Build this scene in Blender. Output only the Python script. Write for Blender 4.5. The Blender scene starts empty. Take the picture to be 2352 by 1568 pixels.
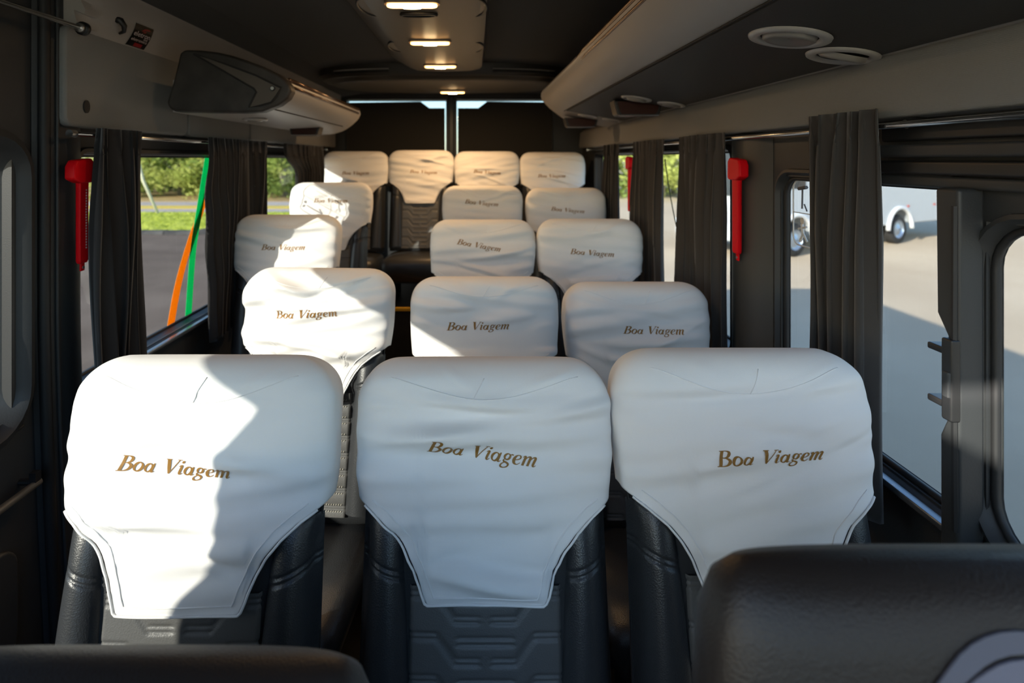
import bpy, bmesh, math, random
import numpy as np
from mathutils import Vector, Matrix, noise

sc = bpy.context.scene
C = sc.collection
PI = math.pi

# ------------------------------------------------------------------ camera
# X right, Y towards the rear of the van, Z up.  Van floor at Z=0, ground at GZ.
F_PX = 1278.0
VPX, VPY = 1090.0, 365.0
CAMZ = 1.5
GZ = -0.65
cam = bpy.data.cameras.new('camera')
cam.sensor_width = 36.0
cam.lens = 36.0 * F_PX / 2352.0
cam.shift_x = (1176 - VPX) / 2352.0
cam.shift_y = -(784 - VPY) / 2352.0
cam.clip_start = 0.02
cam.clip_end = 400
cam.dof.use_dof = True
cam.dof.focus_distance = 1.15
cam.dof.aperture_fstop = 3.2
camo = bpy.data.objects.new('camera', cam)
camo.location = (0, 0, CAMZ)
camo.rotation_euler = (PI / 2, 0, 0)
C.objects.link(camo)
sc.camera = camo

# ------------------------------------------------------------------ sky, sun, exposure
SUN_DIR = Vector((1.0, 0.9, -0.53)).normalized()
w = bpy.data.worlds.new('sky')
sc.world = w
w.use_nodes = True
nt = w.node_tree
nt.nodes.clear()
sky = nt.nodes.new('ShaderNodeTexSky')
sky.sky_type = 'NISHITA'
sky.sun_disc = False
sky.sun_elevation = math.asin(-SUN_DIR.z)
sky.sun_rotation = math.atan2(-SUN_DIR.x, -SUN_DIR.y)
sky.dust_density = 0.6
sky.ozone_density = 3.0
bg = nt.nodes.new('ShaderNodeBackground')
bg.inputs['Strength'].default_value = 0.36
wo = nt.nodes.new('ShaderNodeOutputWorld')
nt.links.new(sky.outputs[0], bg.inputs[0])
nt.links.new(bg.outputs[0], wo.inputs[0])

sl = bpy.data.lights.new('sun', 'SUN')
sl.energy = 8.6
sl.color = (1.0, 0.93, 0.82)
sl.angle = math.radians(0.6)
slo = bpy.data.objects.new('sun', sl)
slo.rotation_euler = SUN_DIR.to_track_quat('-Z', 'Y').to_euler()
slo.location = (-6, -3, 6)
C.objects.link(slo)

vs = sc.view_settings
vs.view_transform = 'Standard'
vs.look = 'None'
vs.exposure = 1.0
vs.gamma = 1.0
vs.use_curve_mapping = False

# ------------------------------------------------------------------ materials
MATS = {}

def mat(name, col, rough=0.6, metal=0.0, spec=0.5, bump=None, var=None, sheen=0.0, coat=0.0):
    """bump=(scale, strength, kind)  var=(scale, amount)"""
    if name in MATS:
        return MATS[name]
    m = bpy.data.materials.new(name)
    m.use_nodes = True
    n = m.node_tree
    b = n.nodes['Principled BSDF']
    b.inputs['Base Color'].default_value = (*col, 1)
    b.inputs['Roughness'].default_value = rough
    b.inputs['Metallic'].default_value = metal
    b.inputs['Specular IOR Level'].default_value = spec
    if sheen:
        b.inputs['Sheen Weight'].default_value = sheen
        b.inputs['Sheen Roughness'].default_value = 0.5
    if coat:
        b.inputs['Coat Weight'].default_value = coat
        b.inputs['Coat Roughness'].default_value = 0.12
    tc = n.nodes.new('ShaderNodeTexCoord')
    if var:
        t = n.nodes.new('ShaderNodeTexNoise')
        t.inputs['Scale'].default_value = var[0]
        t.inputs['Detail'].default_value = 5
        n.links.new(tc.outputs['Object'], t.inputs['Vector'])
        r = n.nodes.new('ShaderNodeValToRGB')
        r.color_ramp.elements[0].position = 0.3
        r.color_ramp.elements[1].position = 0.7
        a = var[1]
        r.color_ramp.elements[0].color = (*[c * (1 - a) for c in col], 1)
        r.color_ramp.elements[1].color = (*[min(1, c * (1 + a)) for c in col], 1)
        n.links.new(t.outputs['Fac'], r.inputs['Fac'])
        n.links.new(r.outputs['Color'], b.inputs['Base Color'])
    if bump:
        kind = bump[2] if len(bump) > 2 else 'noise'
        if kind == 'voronoi':
            t = n.nodes.new('ShaderNodeTexVoronoi')
            out = t.outputs['Distance']
        elif kind == 'wave':
            t = n.nodes.new('ShaderNodeTexWave')
            t.bands_direction = 'Z'
            t.inputs['Distortion'].default_value = 4
            t.inputs['Detail Scale'].default_value = 1.5
            out = t.outputs['Fac']
        else:
            t = n.nodes.new('ShaderNodeTexNoise')
            t.inputs['Detail'].default_value = 3
            out = t.outputs['Fac']
        t.inputs['Scale'].default_value = bump[0]
        n.links.new(tc.outputs['Object'], t.inputs['Vector'])
        bp = n.nodes.new('ShaderNodeBump')
        bp.inputs['Strength'].default_value = bump[1]
        bp.inputs['Distance'].default_value = 0.002
        n.links.new(out, bp.inputs['Height'])
        n.links.new(bp.outputs['Normal'], b.inputs['Normal'])
    MATS[name] = m
    return m


def glass(name, tint, gloss=0.06):
    if name in MATS:
        return MATS[name]
    m = bpy.data.materials.new(name)
    m.use_nodes = True
    n = m.node_tree
    n.nodes.clear()
    o = n.nodes.new('ShaderNodeOutputMaterial')
    t = n.nodes.new('ShaderNodeBsdfTransparent')
    t.inputs['Color'].default_value = (*tint, 1)
    g = n.nodes.new('ShaderNodeBsdfGlossy')
    g.inputs['Roughness'].default_value = 0.03
    mx = n.nodes.new('ShaderNodeMixShader')
    mx.inputs[0].default_value = gloss
    n.links.new(t.outputs[0], mx.inputs[1])
    n.links.new(g.outputs[0], mx.inputs[2])
    n.links.new(mx.outputs[0], o.inputs[0])
    MATS[name] = m
    return m


def emit(name, col, strength):
    m = bpy.data.materials.new(name)
    m.use_nodes = True
    b = m.node_tree.nodes['Principled BSDF']
    b.inputs['Base Color'].default_value = (*col, 1)
    b.inputs['Emission Color'].default_value = (*col, 1)
    b.inputs['Emission Strength'].default_value = strength
    MATS[name] = m
    return m


M_COVER = mat('white cover fabric', (0.80, 0.79, 0.78), 0.85, 0, 0.2, bump=(900, 0.10), sheen=0.15)
M_PRINT = mat('gold print', (0.27, 0.135, 0.028), 0.55, 0.0, 0.3)
M_LEATHER = mat('black leather', (0.030, 0.032, 0.035), 0.36, 0, 0.5, bump=(420, 0.18, 'voronoi'))
M_PANEL = mat('embossed leatherette', (0.10, 0.10, 0.098), 0.48, 0, 0.5, bump=(420, 0.15, 'voronoi'))
M_BROWN = mat('dark brown leather', (0.015, 0.011, 0.010), 0.5, 0, 0.4, bump=(380, 0.2, 'voronoi'))
M_SEAM = mat('dark seam', (0.012, 0.012, 0.013), 0.7)
M_THREAD = mat('pale thread', (0.45, 0.43, 0.36), 0.7)
M_METAL = mat('dark painted metal', (0.03, 0.03, 0.032), 0.45, 0.3)
M_CHROME = mat('chrome', (0.75, 0.74, 0.72), 0.18, 1.0)
M_SATIN = mat('satin silver', (0.55, 0.54, 0.52), 0.32, 0.85)
M_BLACK = mat('black plastic', (0.014, 0.014, 0.015), 0.42, 0, 0.5)
M_TRIM = mat('dark trim plastic', (0.032, 0.034, 0.036), 0.5, 0, 0.4, bump=(300, 0.12))
M_GREY = mat('grey trim panel', (0.215, 0.215, 0.212), 0.62, 0, 0.3, bump=(110, 0.25, 'wave'))
M_ROLL = mat('warm grey vinyl', (0.36, 0.33, 0.30), 0.6, 0, 0.3, bump=(200, 0.1))
M_HEAD = mat('charcoal headliner', (0.035, 0.034, 0.033), 0.85, 0, 0.2, bump=(500, 0.3), sheen=0.1)
M_DUCT = mat('grey duct plastic', (0.085, 0.077, 0.068), 0.38, 0, 0.5, var=(9, 0.06))
M_RACK = mat('rack plastic', (0.37, 0.35, 0.33), 0.40, 0, 0.5)
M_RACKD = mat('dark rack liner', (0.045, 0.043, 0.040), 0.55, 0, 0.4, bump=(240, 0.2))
M_RAIL = mat('glossy bronze rail', (0.16, 0.10, 0.065), 0.22, 0.7)
M_WOOD = mat('dark end cap laminate', (0.034, 0.030, 0.027), 0.5, 0, 0.4, var=(14, 0.35))
M_CURTAIN = mat('charcoal curtain cloth', (0.026, 0.025, 0.026), 0.9, 0, 0.15, bump=(700, 0.2), sheen=0.25)
M_CURTAIN2 = mat('grey brown curtain cloth', (0.052, 0.047, 0.044), 0.9, 0, 0.15, bump=(700, 0.2), sheen=0.25)
M_RED = mat('red hammer plastic', (0.70, 0.004, 0.010), 0.40, 0, 0.12)
M_RUBBER = mat('rubber seal', (0.012, 0.012, 0.013), 0.6)
M_FLOOR = mat('dark floor vinyl', (0.02, 0.02, 0.021), 0.5, var=(30, 0.2))
M_YELLOW = mat('yellow step edge', (0.75, 0.42, 0.03), 0.5)
M_SILL = mat('anodised sill', (0.25, 0.27, 0.29), 0.25, 0.8)
M_OUTER = mat('white van paint', (0.7, 0.7, 0.7), 0.3, 0, 0.5, coat=0.4)
G_TINT = glass('tinted glass', (0.68, 0.69, 0.68), 0.04)
G_CLEAR = glass('clear windshield', (0.86, 0.88, 0.87), 0.05)
G_LIGHT = glass('lightly tinted glass', (0.60, 0.61, 0.60), 0.04)

# ------------------------------------------------------------------ helpers

def link(name, me, m=None, parent=None, smooth=False, loc=None, rot=None):
    o = bpy.data.objects.new(name, me)
    C.objects.link(o)
    if m is not None and len(me.materials) == 0:
        me.materials.append(m)
    if parent is not None:
        o.parent = parent
    if smooth:
        me.polygons.foreach_set('use_smooth', [True] * len(me.polygons))
    if loc is not None:
        o.location = loc
    if rot is not None:
        o.rotation_euler = rot
    return o


def mk(name, vs_, fs, m=None, parent=None, smooth=False, recalc=True, **k):
    me = bpy.data.meshes.new(name)
    me.from_pydata([tuple(v) for v in vs_], [], [tuple(f) for f in fs])
    me.update()
    if recalc:
        bm = bmesh.new()
        bm.from_mesh(me)
        bmesh.ops.recalc_face_normals(bm, faces=bm.faces)
        bm.to_mesh(me)
        bm.free()
    return link(name, me, m, parent, smooth, **k)


def tag(o, label=None, cat=None, group=None, kind=None):
    if label: o['label'] = label
    if cat: o['category'] = cat
    if group: o['group'] = group
    if kind: o['kind'] = kind
    return o


def empty(name, loc=(0, 0, 0), rot=(0, 0, 0), parent=None):
    o = bpy.data.objects.new(name, None)
    o.empty_display_size = 0.1
    C.objects.link(o)
    o.location = loc
    o.rotation_euler = rot
    if parent: o.parent = parent
    return o


class G:
    """collects primitive shapes into one mesh"""
    def __init__(s):
        s.v = []
        s.f = []

    def add(s, vs_, fs):
        n = len(s.v)
        s.v += [tuple(v) for v in vs_]
        s.f += [tuple(i + n for i in f) for f in fs]
        return s

    def box(s, x0, x1, y0, y1, z0, z1):
        return s.add([(x0, y0, z0), (x1, y0, z0), (x1, y1, z0), (x0, y1, z0),
                      (x0, y0, z1), (x1, y0, z1), (x1, y1, z1), (x0, y1, z1)],
                     [(0, 3, 2, 1), (4, 5, 6, 7), (0, 1, 5, 4), (1, 2, 6, 5), (2, 3, 7, 6), (3, 0, 4, 7)])

    def tube(s, pts, r, seg=8, closed=False, caps=True):
        pts = [Vector(p) for p in pts]
        n = len(pts)
        rs = r if isinstance(r, (list, tuple)) else [r] * n
        up = Vector((0, 0, 1))
        rings = []
        prev = None
        for i, p in enumerate(pts):
            if closed:
                d = pts[(i + 1) % n] - pts[i - 1]
            else:
                d = pts[min(i + 1, n - 1)] - pts[max(i - 1, 0)]
            if d.length < 1e-9: d = Vector((0, 1, 0))
            d.normalize()
            if prev is None:
                a = d.cross(up)
                if a.length < 1e-3: a = d.cross(Vector((1, 0, 0)))
            else:
                a = prev - d * prev.dot(d)
                if a.length < 1e-5: a = d.orthogonal()
            a.normalize()
            prev = a
            b = d.cross(a)
            rings.append([p + (a * math.cos(2 * PI * k / seg) + b * math.sin(2 * PI * k / seg)) * rs[i] for k in range(seg)])
        vs_ = [q for r_ in rings for q in r_]
        fs = []
        for i in range(n if closed else n - 1):
            j = (i + 1) % n
            for k in range(seg):
                l = (k + 1) % seg
                fs.append((i * seg + k, i * seg + l, j * seg + l, j * seg + k))
        if caps and not closed:
            fs.append(tuple(range(seg)))
            fs.append(tuple((n - 1) * seg + k for k in range(seg)))
        return s.add(vs_, fs)

    def prism(s, poly, fn, a, b):
        """extrude 2-D polygon: fn(p, q, depth) -> 3-D point"""
        n = len(poly)
        vs_ = [fn(p, q, a) for p, q in poly] + [fn(p, q, b) for p, q in poly]
        fs = [tuple(range(n)), tuple(range(n, 2 * n))]
        for i in range(n):
            j = (i + 1) % n
            fs.append((i, j, n + j, n + i))
        return s.add(vs_, fs)

    def loft(s, secs, closed=True, caps=True):
        n = len(secs[0])
        vs_ = [p for sec in secs for p in sec]
        fs = []
        for i in range(len(secs) - 1):
            for k in range(n if closed else n - 1):
                l = (k + 1) % n
                fs.append((i * n + k, i * n + l, (i + 1) * n + l, (i + 1) * n + k))
        if caps and closed:
            fs.append(tuple(range(n)))
            fs.append(tuple((len(secs) - 1) * n + k for k in range(n)))
        return s.add(vs_, fs)

    def disc(s, c, ax, ay, seg=28, h=None, hv=None):
        c = Vector(c); ax = Vector(ax); ay = Vector(ay)
        ring = [c + ax * math.cos(2 * PI * k / seg) + ay * math.sin(2 * PI * k / seg) for k in range(seg)]
        if hv is None:
            return s.add(ring, [tuple(range(seg))])
        hv = Vector(hv)
        return s.loft([ring, [p + hv for p in ring]])

    def build(s, name, m=None, parent=None, smooth=False, **k):
        return mk(name, s.v, s.f, m, parent, smooth, **k)


def bevel(o, wd=0.006, seg=3):
    md = o.modifiers.new('bevel', 'BEVEL')
    md.width = wd
    md.segments = seg
    md.limit_method = 'ANGLE'
    md.angle_limit = math.radians(35)
    o.data.polygons.foreach_set('use_smooth', [True] * len(o.data.polygons))
    wn = o.modifiers.new('normals', 'WEIGHTED_NORMAL')
    wn.keep_sharp = True
    return o


def catmull(pts, n=8, closed=False):
    pts = [np.array(p, float) for p in pts]
    out = []
    N = len(pts)
    rng = range(N) if closed else range(N - 1)
    for i in rng:
        if closed:
            p0, p1, p2, p3 = pts[i - 1], pts[i], pts[(i + 1) % N], pts[(i + 2) % N]
        else:
            p1, p2 = pts[i], pts[i + 1]
            p0 = pts[i - 1] if i > 0 else 2 * p1 - p2
            p3 = pts[i + 2] if i + 2 < N else 2 * p2 - p1
        for k in range(n):
            t = k / n
            out.append(0.5 * ((2 * p1) + (-p0 + p2) * t + (2 * p0 - 5 * p1 + 4 * p2 - p3) * t * t + (-p0 + 3 * p1 - 3 * p2 + p3) * t ** 3))
    if not closed:
        out.append(pts[-1])
    return out


def text_geo(s, size, shear=0.0):
    cu = bpy.data.curves.new('t', 'FONT')
    cu.body = s
    cu.size = size
    cu.shear = shear
    cu.resolution_u = 3
    o = bpy.data.objects.new('t', cu)
    C.objects.link(o)
    dg = bpy.context.evaluated_depsgraph_get()
    me = bpy.data.meshes.new_from_object(o.evaluated_get(dg))
    v = [tuple(x.co) for x in me.vertices]
    f = [tuple(p.vertices) for p in me.polygons]
    bpy.data.objects.remove(o)
    bpy.data.meshes.remove(me)
    bpy.data.curves.remove(cu)
    return v, f


def interp(x, xs, ys):
    return float(np.interp(x, xs, ys))


def px(x, y, Y):
    """point of the place seen along a photograph pixel at depth Y"""
    return Vector(((x - VPX) / F_PX * Y, Y, CAMZ - (y - VPY) / F_PX * Y))


def rrect(y0, y1, z0, z1, r, n=7):
    """rounded rectangle loop in (y, z)"""
    out = []
    for cy, cz, a0 in ((y1 - r, z1 - r, 0), (y0 + r, z1 - r, 90), (y0 + r, z0 + r, 180), (y1 - r, z0 + r, 270)):
        for k in range(n):
            a = math.radians(a0 + 90 * k / (n - 1))
            out.append((cy + r * math.cos(a), cz + r * math.sin(a)))
    return out


# ================================================================== THE VAN SHELL
XL, XR = -1.14, 0.86          # inner wall planes
YF, YB = -1.15, 4.45          # front and rear ends
LEFT_W = {1: (0.15, 1.37, 0.86, 1.525), 2: (1.60, 2.60, 0.845, 1.515), 3: (2.68, 4.05, 0.845, 1.515), 4: (-1.0, -0.35, 0.9, 1.5)}
RIGHT_W = {5: (0.962, 1.56, 0.86, 1.452), 6: (1.86, 3.95, 0.86, 1.53), 7: (0.05, 0.935, 0.86, 1.395), 8: (-1.0, -0.15, 0.9, 1.5)}


def wall_cells(x0, x1, y0, y1, z0, z1, holes):
    ys = sorted({y0, y1, *[h[0] for h in holes], *[h[1] for h in holes]})
    zs = sorted({z0, z1, *[h[2] for h in holes], *[h[3] for h in holes]})
    g = G()
    for a, b in zip(ys, ys[1:]):
        # merge vertically
        run = None
        for c, d in zip(zs, zs[1:]):
            m = ((a + b) / 2, (c + d) / 2)
            solid = not any(h[0] < m[0] < h[1] and h[2] < m[1] < h[3] for h in holes)
            if solid:
                run = (run[0], d) if run else (c, d)
            if (not solid) and run:
                g.box(x0, x1, a, b, *run); run = None
        if run:
            g.box(x0, x1, a, b, *run)
    return g


wl = wall_cells(XL - 0.07, XL, YF, YB + 0.1, -0.35, 2.06, list(LEFT_W.values())).build('wall_left', M_TRIM)
tag(wl, 'dark plastic side wall of the van on the left of the photo', 'wall', kind='structure')
wr = wall_cells(XR, XR + 0.025, YF, YB + 0.1, -0.35, 2.06, list(RIGHT_W.values())).build('wall_right', M_TRIM)
tag(wr, 'dark plastic side wall of the van on the right of the photo', 'wall', kind='structure')

# roof and ceiling
g = G()
secs = []
for Y in (YF + 0.55, YB + 0.1):
    top = [(XL - 0.07, Y, 1.97), (-0.9, Y, 2.02), (-0.14, Y, 2.04), (0.62, Y, 2.02), (XR + 0.07, Y, 1.97), (XR + 0.07, Y, 2.05), (0.5, Y, 2.10), (-0.14, Y, 2.12), (-0.8, Y, 2.10), (XL - 0.07, Y, 2.05)]
    secs.append(top)
g.loft(secs)
tag(g.build('ceiling', M_HEAD, smooth=False), 'charcoal fabric headliner over the whole cabin', 'ceiling', kind='structure')

# floor with rising steps towards the rear
STEPS = [(YF, 1.86, 0.0), (1.86, 2.62, 0.12), (2.62, 3.42, 0.22), (3.42, YB + 0.1, 0.58)]
g = G()
for a, b, z in STEPS:
    g.box(XL, XR, a, b, -0.12, z)
fl = g.build('floor', M_FLOOR)
tag(fl, 'dark vinyl floor rising in steps to the rear', 'floor', kind='structure')
G().box(XL + 0.4, -0.15, 3.405, 3.425, 0.57, 0.588).build('step_nosing', M_YELLOW, fl)
G().box(XL + 0.4, -0.15, 1.85, 1.87, 0.112, 0.125).build('step_nosing', M_YELLOW, fl)

# rear wall with two door windows
g = G()
holes_x = [(-1.02, -0.225), (-0.145, 0.62)]
ZT = 1.975
g.box(XL, XR, YB, YB + 0.08, -0.35, 1.30)
g.box(XL, XR, YB, YB + 0.08, ZT, 2.06)
g.box(XL, -1.02, YB, YB + 0.08, 1.30, ZT)
g.box(-0.225, -0.145, YB, YB + 0.08, 1.30, ZT)
g.box(0.62, XR, YB, YB + 0.08, 1.30, ZT)
tag(g.build('wall_rear', M_TRIM), 'dark rear doors of the van with a post between them', 'wall', kind='structure')
for i, (a, b) in enumerate(holes_x):
    fr = G()
    fr.tube([(a, YB - 0.004, 1.31), (a, YB - 0.004, ZT - 0.01), (b, YB - 0.004, ZT - 0.01), (b, YB - 0.004, 1.31)], 0.006, 6, closed=True)
    wo_ = fr.build('window_%d' % (9 + i), M_SATIN)
    tag(wo_, 'rear door window %s of the centre post, mostly blacked out' % ('left' if i == 0 else 'right'), 'window', kind='structure')
    G().box(a, b, YB + 0.05, YB + 0.054, 1.30, ZT).build('window_pane', G_LIGHT, wo_)
# blackout boards that leave a sliver of light at the top and a notch by the post
for i, (a, b) in enumerate(holes_x):
    if i == 0:
        poly = [(a, 1.28), (b - 0.012, 1.28), (b - 0.012, 1.905), (-0.36, 1.905), (-0.43, 1.957), (a, 1.948), ]
    else:
        poly = [(a + 0.012, 1.28), (b, 1.28), (b, 1.952), (0.10, 1.958), (0.03, 1.905), (a + 0.012, 1.905)]
    o = G().prism(poly, lambda p, q, d: (p, d, q), YB - 0.02, YB - 0.008).build('rear_window_blind', M_BLACK)
    tag(o, 'black blackout board over the rear window %s of the centre post' % ('left' if i == 0 else 'right'), 'blind')
    o.data.materials.clear(); o.data.materials.append(mat('blackout cloth', (0.02, 0.017, 0.013), 0.8, bump=(300, 0.2)))
po = G().box(-0.205, -0.165, YB - 0.03, YB + 0.001, 1.25, 2.0).build('trim_1', M_BLACK)
bevel(po, 0.008)
tag(po, 'narrow dark post between the two rear doors', 'post', kind='structure')

# front: dashboard, header, windshield (behind the camera)
wf = G().box(XL - 0.07, XR + 0.07, YF - 0.1, YF + 0.35, -0.35, 0.9).build('wall_front', M_BLACK)
tag(wf, 'dashboard and front bulkhead behind the viewer', 'wall', kind='structure')
g = G().loft([[(x, YF - 0.05, 0.9), (x, YF - 0.044, 0.9), (x, YF + 0.576, 1.98), (x, YF + 0.57, 1.98)] for x in (XL, XR)])
o = g.build('window_11', G_CLEAR)
tag(o, 'windshield behind the viewer', 'window', kind='structure')


def window_ring(n, x_in, y0, y1, z0, z1, r, side, prof, frame_mat, pane_mat, label, gx=0.052):
    """side -1 left / +1 right. prof: list of (outset, dx towards outside, radius add)"""
    secs = []
    for out, dx in prof:
        lp = rrect(y0 - out, y1 + out, z0 - out, z1 + out, max(0.012, r + out))
        secs.append([(x_in + side * dx, y, z) for y, z in lp])
    o = G().loft(secs, caps=False).build('window_%d' % n, frame_mat, smooth=True)
    tag(o, label, 'window', kind='structure')
    md = o.modifiers.new('edge', 'EDGE_SPLIT'); md.split_angle = math.radians(40)
    lp = rrect(y0 - 0.02, y1 + 0.02, z0 - 0.02, z1 + 0.02, r)
    xa, xb = x_in + side * gx, x_in + side * (gx + 0.004)
    G().prism(lp, lambda p, q, d: (d, p, q), xa, xb).build('window_pane', pane_mat, o)
    seal = G()
    lp2 = rrect(y0 + 0.004, y1 - 0.004, z0 + 0.004, z1 - 0.004, r)
    seal.tube([(x_in + side * (gx - 0.008), y, z) for y, z in lp2], 0.007, 6, closed=True)
    seal.build('rubber_seal', M_RUBBER, o, smooth=True)
    return o


PROF_THICK = [(0.055, 0.0), (0.05, -0.018), (0.03, -0.026), (0.018, -0.012), (0.008, 0.012), (-0.004, 0.03), (-0.012, 0.05)]
PROF_THIN = [(0.02, 0.0), (0.016, -0.008), (0.004, -0.008), (0.0, 0.01), (-0.006, 0.052)]
PROF_RIGHT = [(0.022, 0.0), (0.020, -0.010), (0.012, -0.012), (0.006, -0.004), (0.002, 0.006), (-0.004, 0.014), (-0.008, 0.022)]
wins = {}
wins[1] = window_ring(1, XL, *LEFT_W[1], 0.07, -1, PROF_THICK, M_TRIM, G_LIGHT, 'sliding door window in a thick dark rounded frame, far left edge')
wins[2] = window_ring(2, XL, *LEFT_W[2], 0.03, -1, PROF_THIN, M_BLACK, G_LIGHT, 'left side window showing trees, grass and two coloured stripes')
wins[3] = window_ring(3, XL, *LEFT_W[3], 0.03, -1, PROF_THIN, M_BLACK, G_LIGHT, 'rearmost left side window seen as a sliver between curtains')
wins[4] = window_ring(4, XL, *LEFT_W[4], 0.05, -1, PROF_THIN, M_BLACK, G_TINT, 'cab door window on the left beside the viewer')
wins[5] = window_ring(5, XR, *RIGHT_W[5], 0.05, 1, PROF_RIGHT, M_TRIM, G_TINT, 'large right side window with the parked bus seen through it', 0.02)
wins[6] = window_ring(6, XR, *RIGHT_W[6], 0.03, 1, PROF_THIN, M_BLACK, G_TINT, 'long rear right side window behind hanging curtains')
wins[7] = window_ring(7, XR, *RIGHT_W[7], 0.075, 1, PROF_RIGHT, M_TRIM, G_TINT, 'right front window with rounded dark frame at the photo edge', 0.02)
wins[8] = window_ring(8, XR, *RIGHT_W[8], 0.05, 1, PROF_THIN, M_BLACK, G_CLEAR, 'cab door window on the right beside the viewer')

# bright metal sill rails under the right and left windows
for (x, y0, y1, z) in ((XR - 0.012, 0.98, 1.75, 0.838), (XL + 0.012, 1.62, 2.6, 0.828)):
    o = G().box(min(x, x + 0.02 * (1 if x < 0 else -1)), max(x, x + 0.02 * (1 if x < 0 else -1)), y0, y1, z, z + 0.014).build('window_sill', M_SILL, wins[5] if x > 0 else wins[2])
    bevel(o, 0.003, 2)

# ---------------------------------------------------------------- left wall trim
for i, (a, b) in enumerate(((1.475, 2.11), (2.116, 2.69), (2.696, 4.35))):
    lp = rrect(a, b, 1.588, 1.86, 0.02 if i else 0.028, 6)
    o = G().prism(lp, lambda p, q, d: (d, p, q), XL - 0.005, -1.085).build('upper_panel', M_GREY, wl)
    bevel(o, 0.010, 3)
# padded roll above the panels, with a gathered front end
secs = []
for i in range(60):
    Y = 1.495 + (4.35 - 1.495) * (i / 59) ** 1.7
    e = max(0.0, 1 - (Y - 1.495) / 0.13)
    row = []
    for k in range(15):
        t = k / 14
        X = -1.10 + 0.055 * t
        Z = 1.832 + 0.165 * t ** 0.9
        bul = math.sin(PI * t) * 0.022
        wr_ = 0.010 * math.sin(9 * t * PI + 16 * (Y - 1.4)) * e + 0.012 * e * math.sin(23 * t + 3)
        X += bul * 0.85 + wr_ * 0.7
        Z += -bul * 0.5 - wr_ * 0.7
        row.append((X, Y, Z))
    row.append((-1.03, Y, 2.03)); row.append((-1.14, Y, 2.03)); row.append((-1.14, Y, 1.835))
    secs.append(row)
o = G().loft(secs).build('trim_2', M_ROLL, smooth=True)
md = o.modifiers.new('edge', 'EDGE_SPLIT'); md.split_angle = math.radians(50)
tag(o, 'padded warm grey vinyl roll above the left side panels', 'trim', kind='structure')
ROLL = o
# plugs and hook on the trim
G().disc((-1.085, 1.553, 1.646), (0, 0.012, 0), (0, 0, 0.018), 20, hv=(0.004, 0, 0)).build('screw_plug', M_BLACK, wl)
G().tube([(-1.062, 1.640, 1.912), (-1.046, 1.645, 1.908), (-1.040, 1.652, 1.894), (-1.046, 1.660, 1.880), (-1.062, 1.664, 1.875)], [0.011, 0.010, 0.008, 0.006, 0.004], 8).build('coat_hook', M_BLACK, ROLL, smooth=True)

# pillar behind the sliding door, a curved column with a long rubber seal
secs = []
for i in range(25):
    z = -0.05 + i / 24 * 2.0
    ctr = 1.515 + 0.05 * max(0, (1.1 - z)) ** 1.4
    ring = []
    for k in range(13):
        a = k / 12
        yy = ctr - 0.085 + 0.17 * a
        xx = XL + 0.001 + 0.036 * math.sin(PI * a) ** 0.6
        ring.append((xx, yy, z))
    secs.append(ring)
o = G().loft(secs, closed=False).build('trim_3', M_TRIM, smooth=True)
tag(o, 'dark curved pillar between sliding door and left side window', 'pillar', kind='structure')
g = G()
g.tube([(XL + 0.022, 1.445 + 0.05 * max(0, (1.1 - z)) ** 1.4, z) for z in np.linspace(0, 1.98, 30)], 0.014, 8)
g.build('door_seal', M_RUBBER, o, smooth=True)
g = G()
g.tube([(XL + 0.034, 1.475 + 0.05 * max(0, (1.1 - z)) ** 1.4, z) for z in np.linspace(0, 1.98, 30)], 0.005, 6)
g.build('door_seal', M_TRIM, o, smooth=True)

# sliding door lower panel: panel line, pocket
g = G()
g.tube([(XL + 0.004, y, z) for y, z in [(0.3, 0.80), (1.0, 0.80), (1.3, 0.815), (1.40, 0.83)]], 0.004, 6)
g.build('panel_gap', M_SEAM, wl)
lp = rrect(0.75, 1.375, 0.28, 0.56, 0.06, 8)
o = G().prism(lp, lambda p, q, d: (d, p, q), XL - 0.002, XL + 0.016).build('door_pocket', M_TRIM, wl)
bevel(o, 0.008)

# ---------------------------------------------------------------- right wall trim
bm_ = G().loft([[(XR + 0.002, Y, 1.578), (0.822, Y, 1.582), (0.815, Y, 1.60), (0.825, Y, 1.705), (XR + 0.002, Y, 1.73)] for Y in (0.0, 4.35)]).build('trim_4', M_GREY)
bevel(bm_, 0.006)
tag(bm_, 'grey wood-grain textured beam above the right windows', 'trim', kind='structure')
# door rails over the near right window
for z0, z1, x0, mt in ((1.535, 1.568, 0.845, M_BLACK), (1.503, 1.528, 0.832, M_TRIM), (1.470, 1.497, 0.838, M_BLACK), (1.447, 1.468, 0.842, M_TRIM)):
    o = G().box(x0, XR + 0.01, 0.2, 1.16, z0, z1).build('door_rail', mt, wr)
    bevel(o, 0.006)
# pillar around the hammer
secs = []
for i in range(14):
    z = 0.3 + i / 13 * 1.27
    ring = []
    for k in range(11):
        a = k / 10
        ring.append((XR - 0.001 - 0.028 * math.sin(PI * a) ** 0.5, 1.60 + 0.25 * a, z))
    secs.append(ring)
o = G().loft(secs, closed=False).build('trim_5', mat('pillar trim', (0.06, 0.058, 0.055), 0.5, bump=(300, 0.1)), smooth=True)
tag(o, 'dark grey pillar beside the red hammer on the right', 'pillar', kind='structure')

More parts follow.
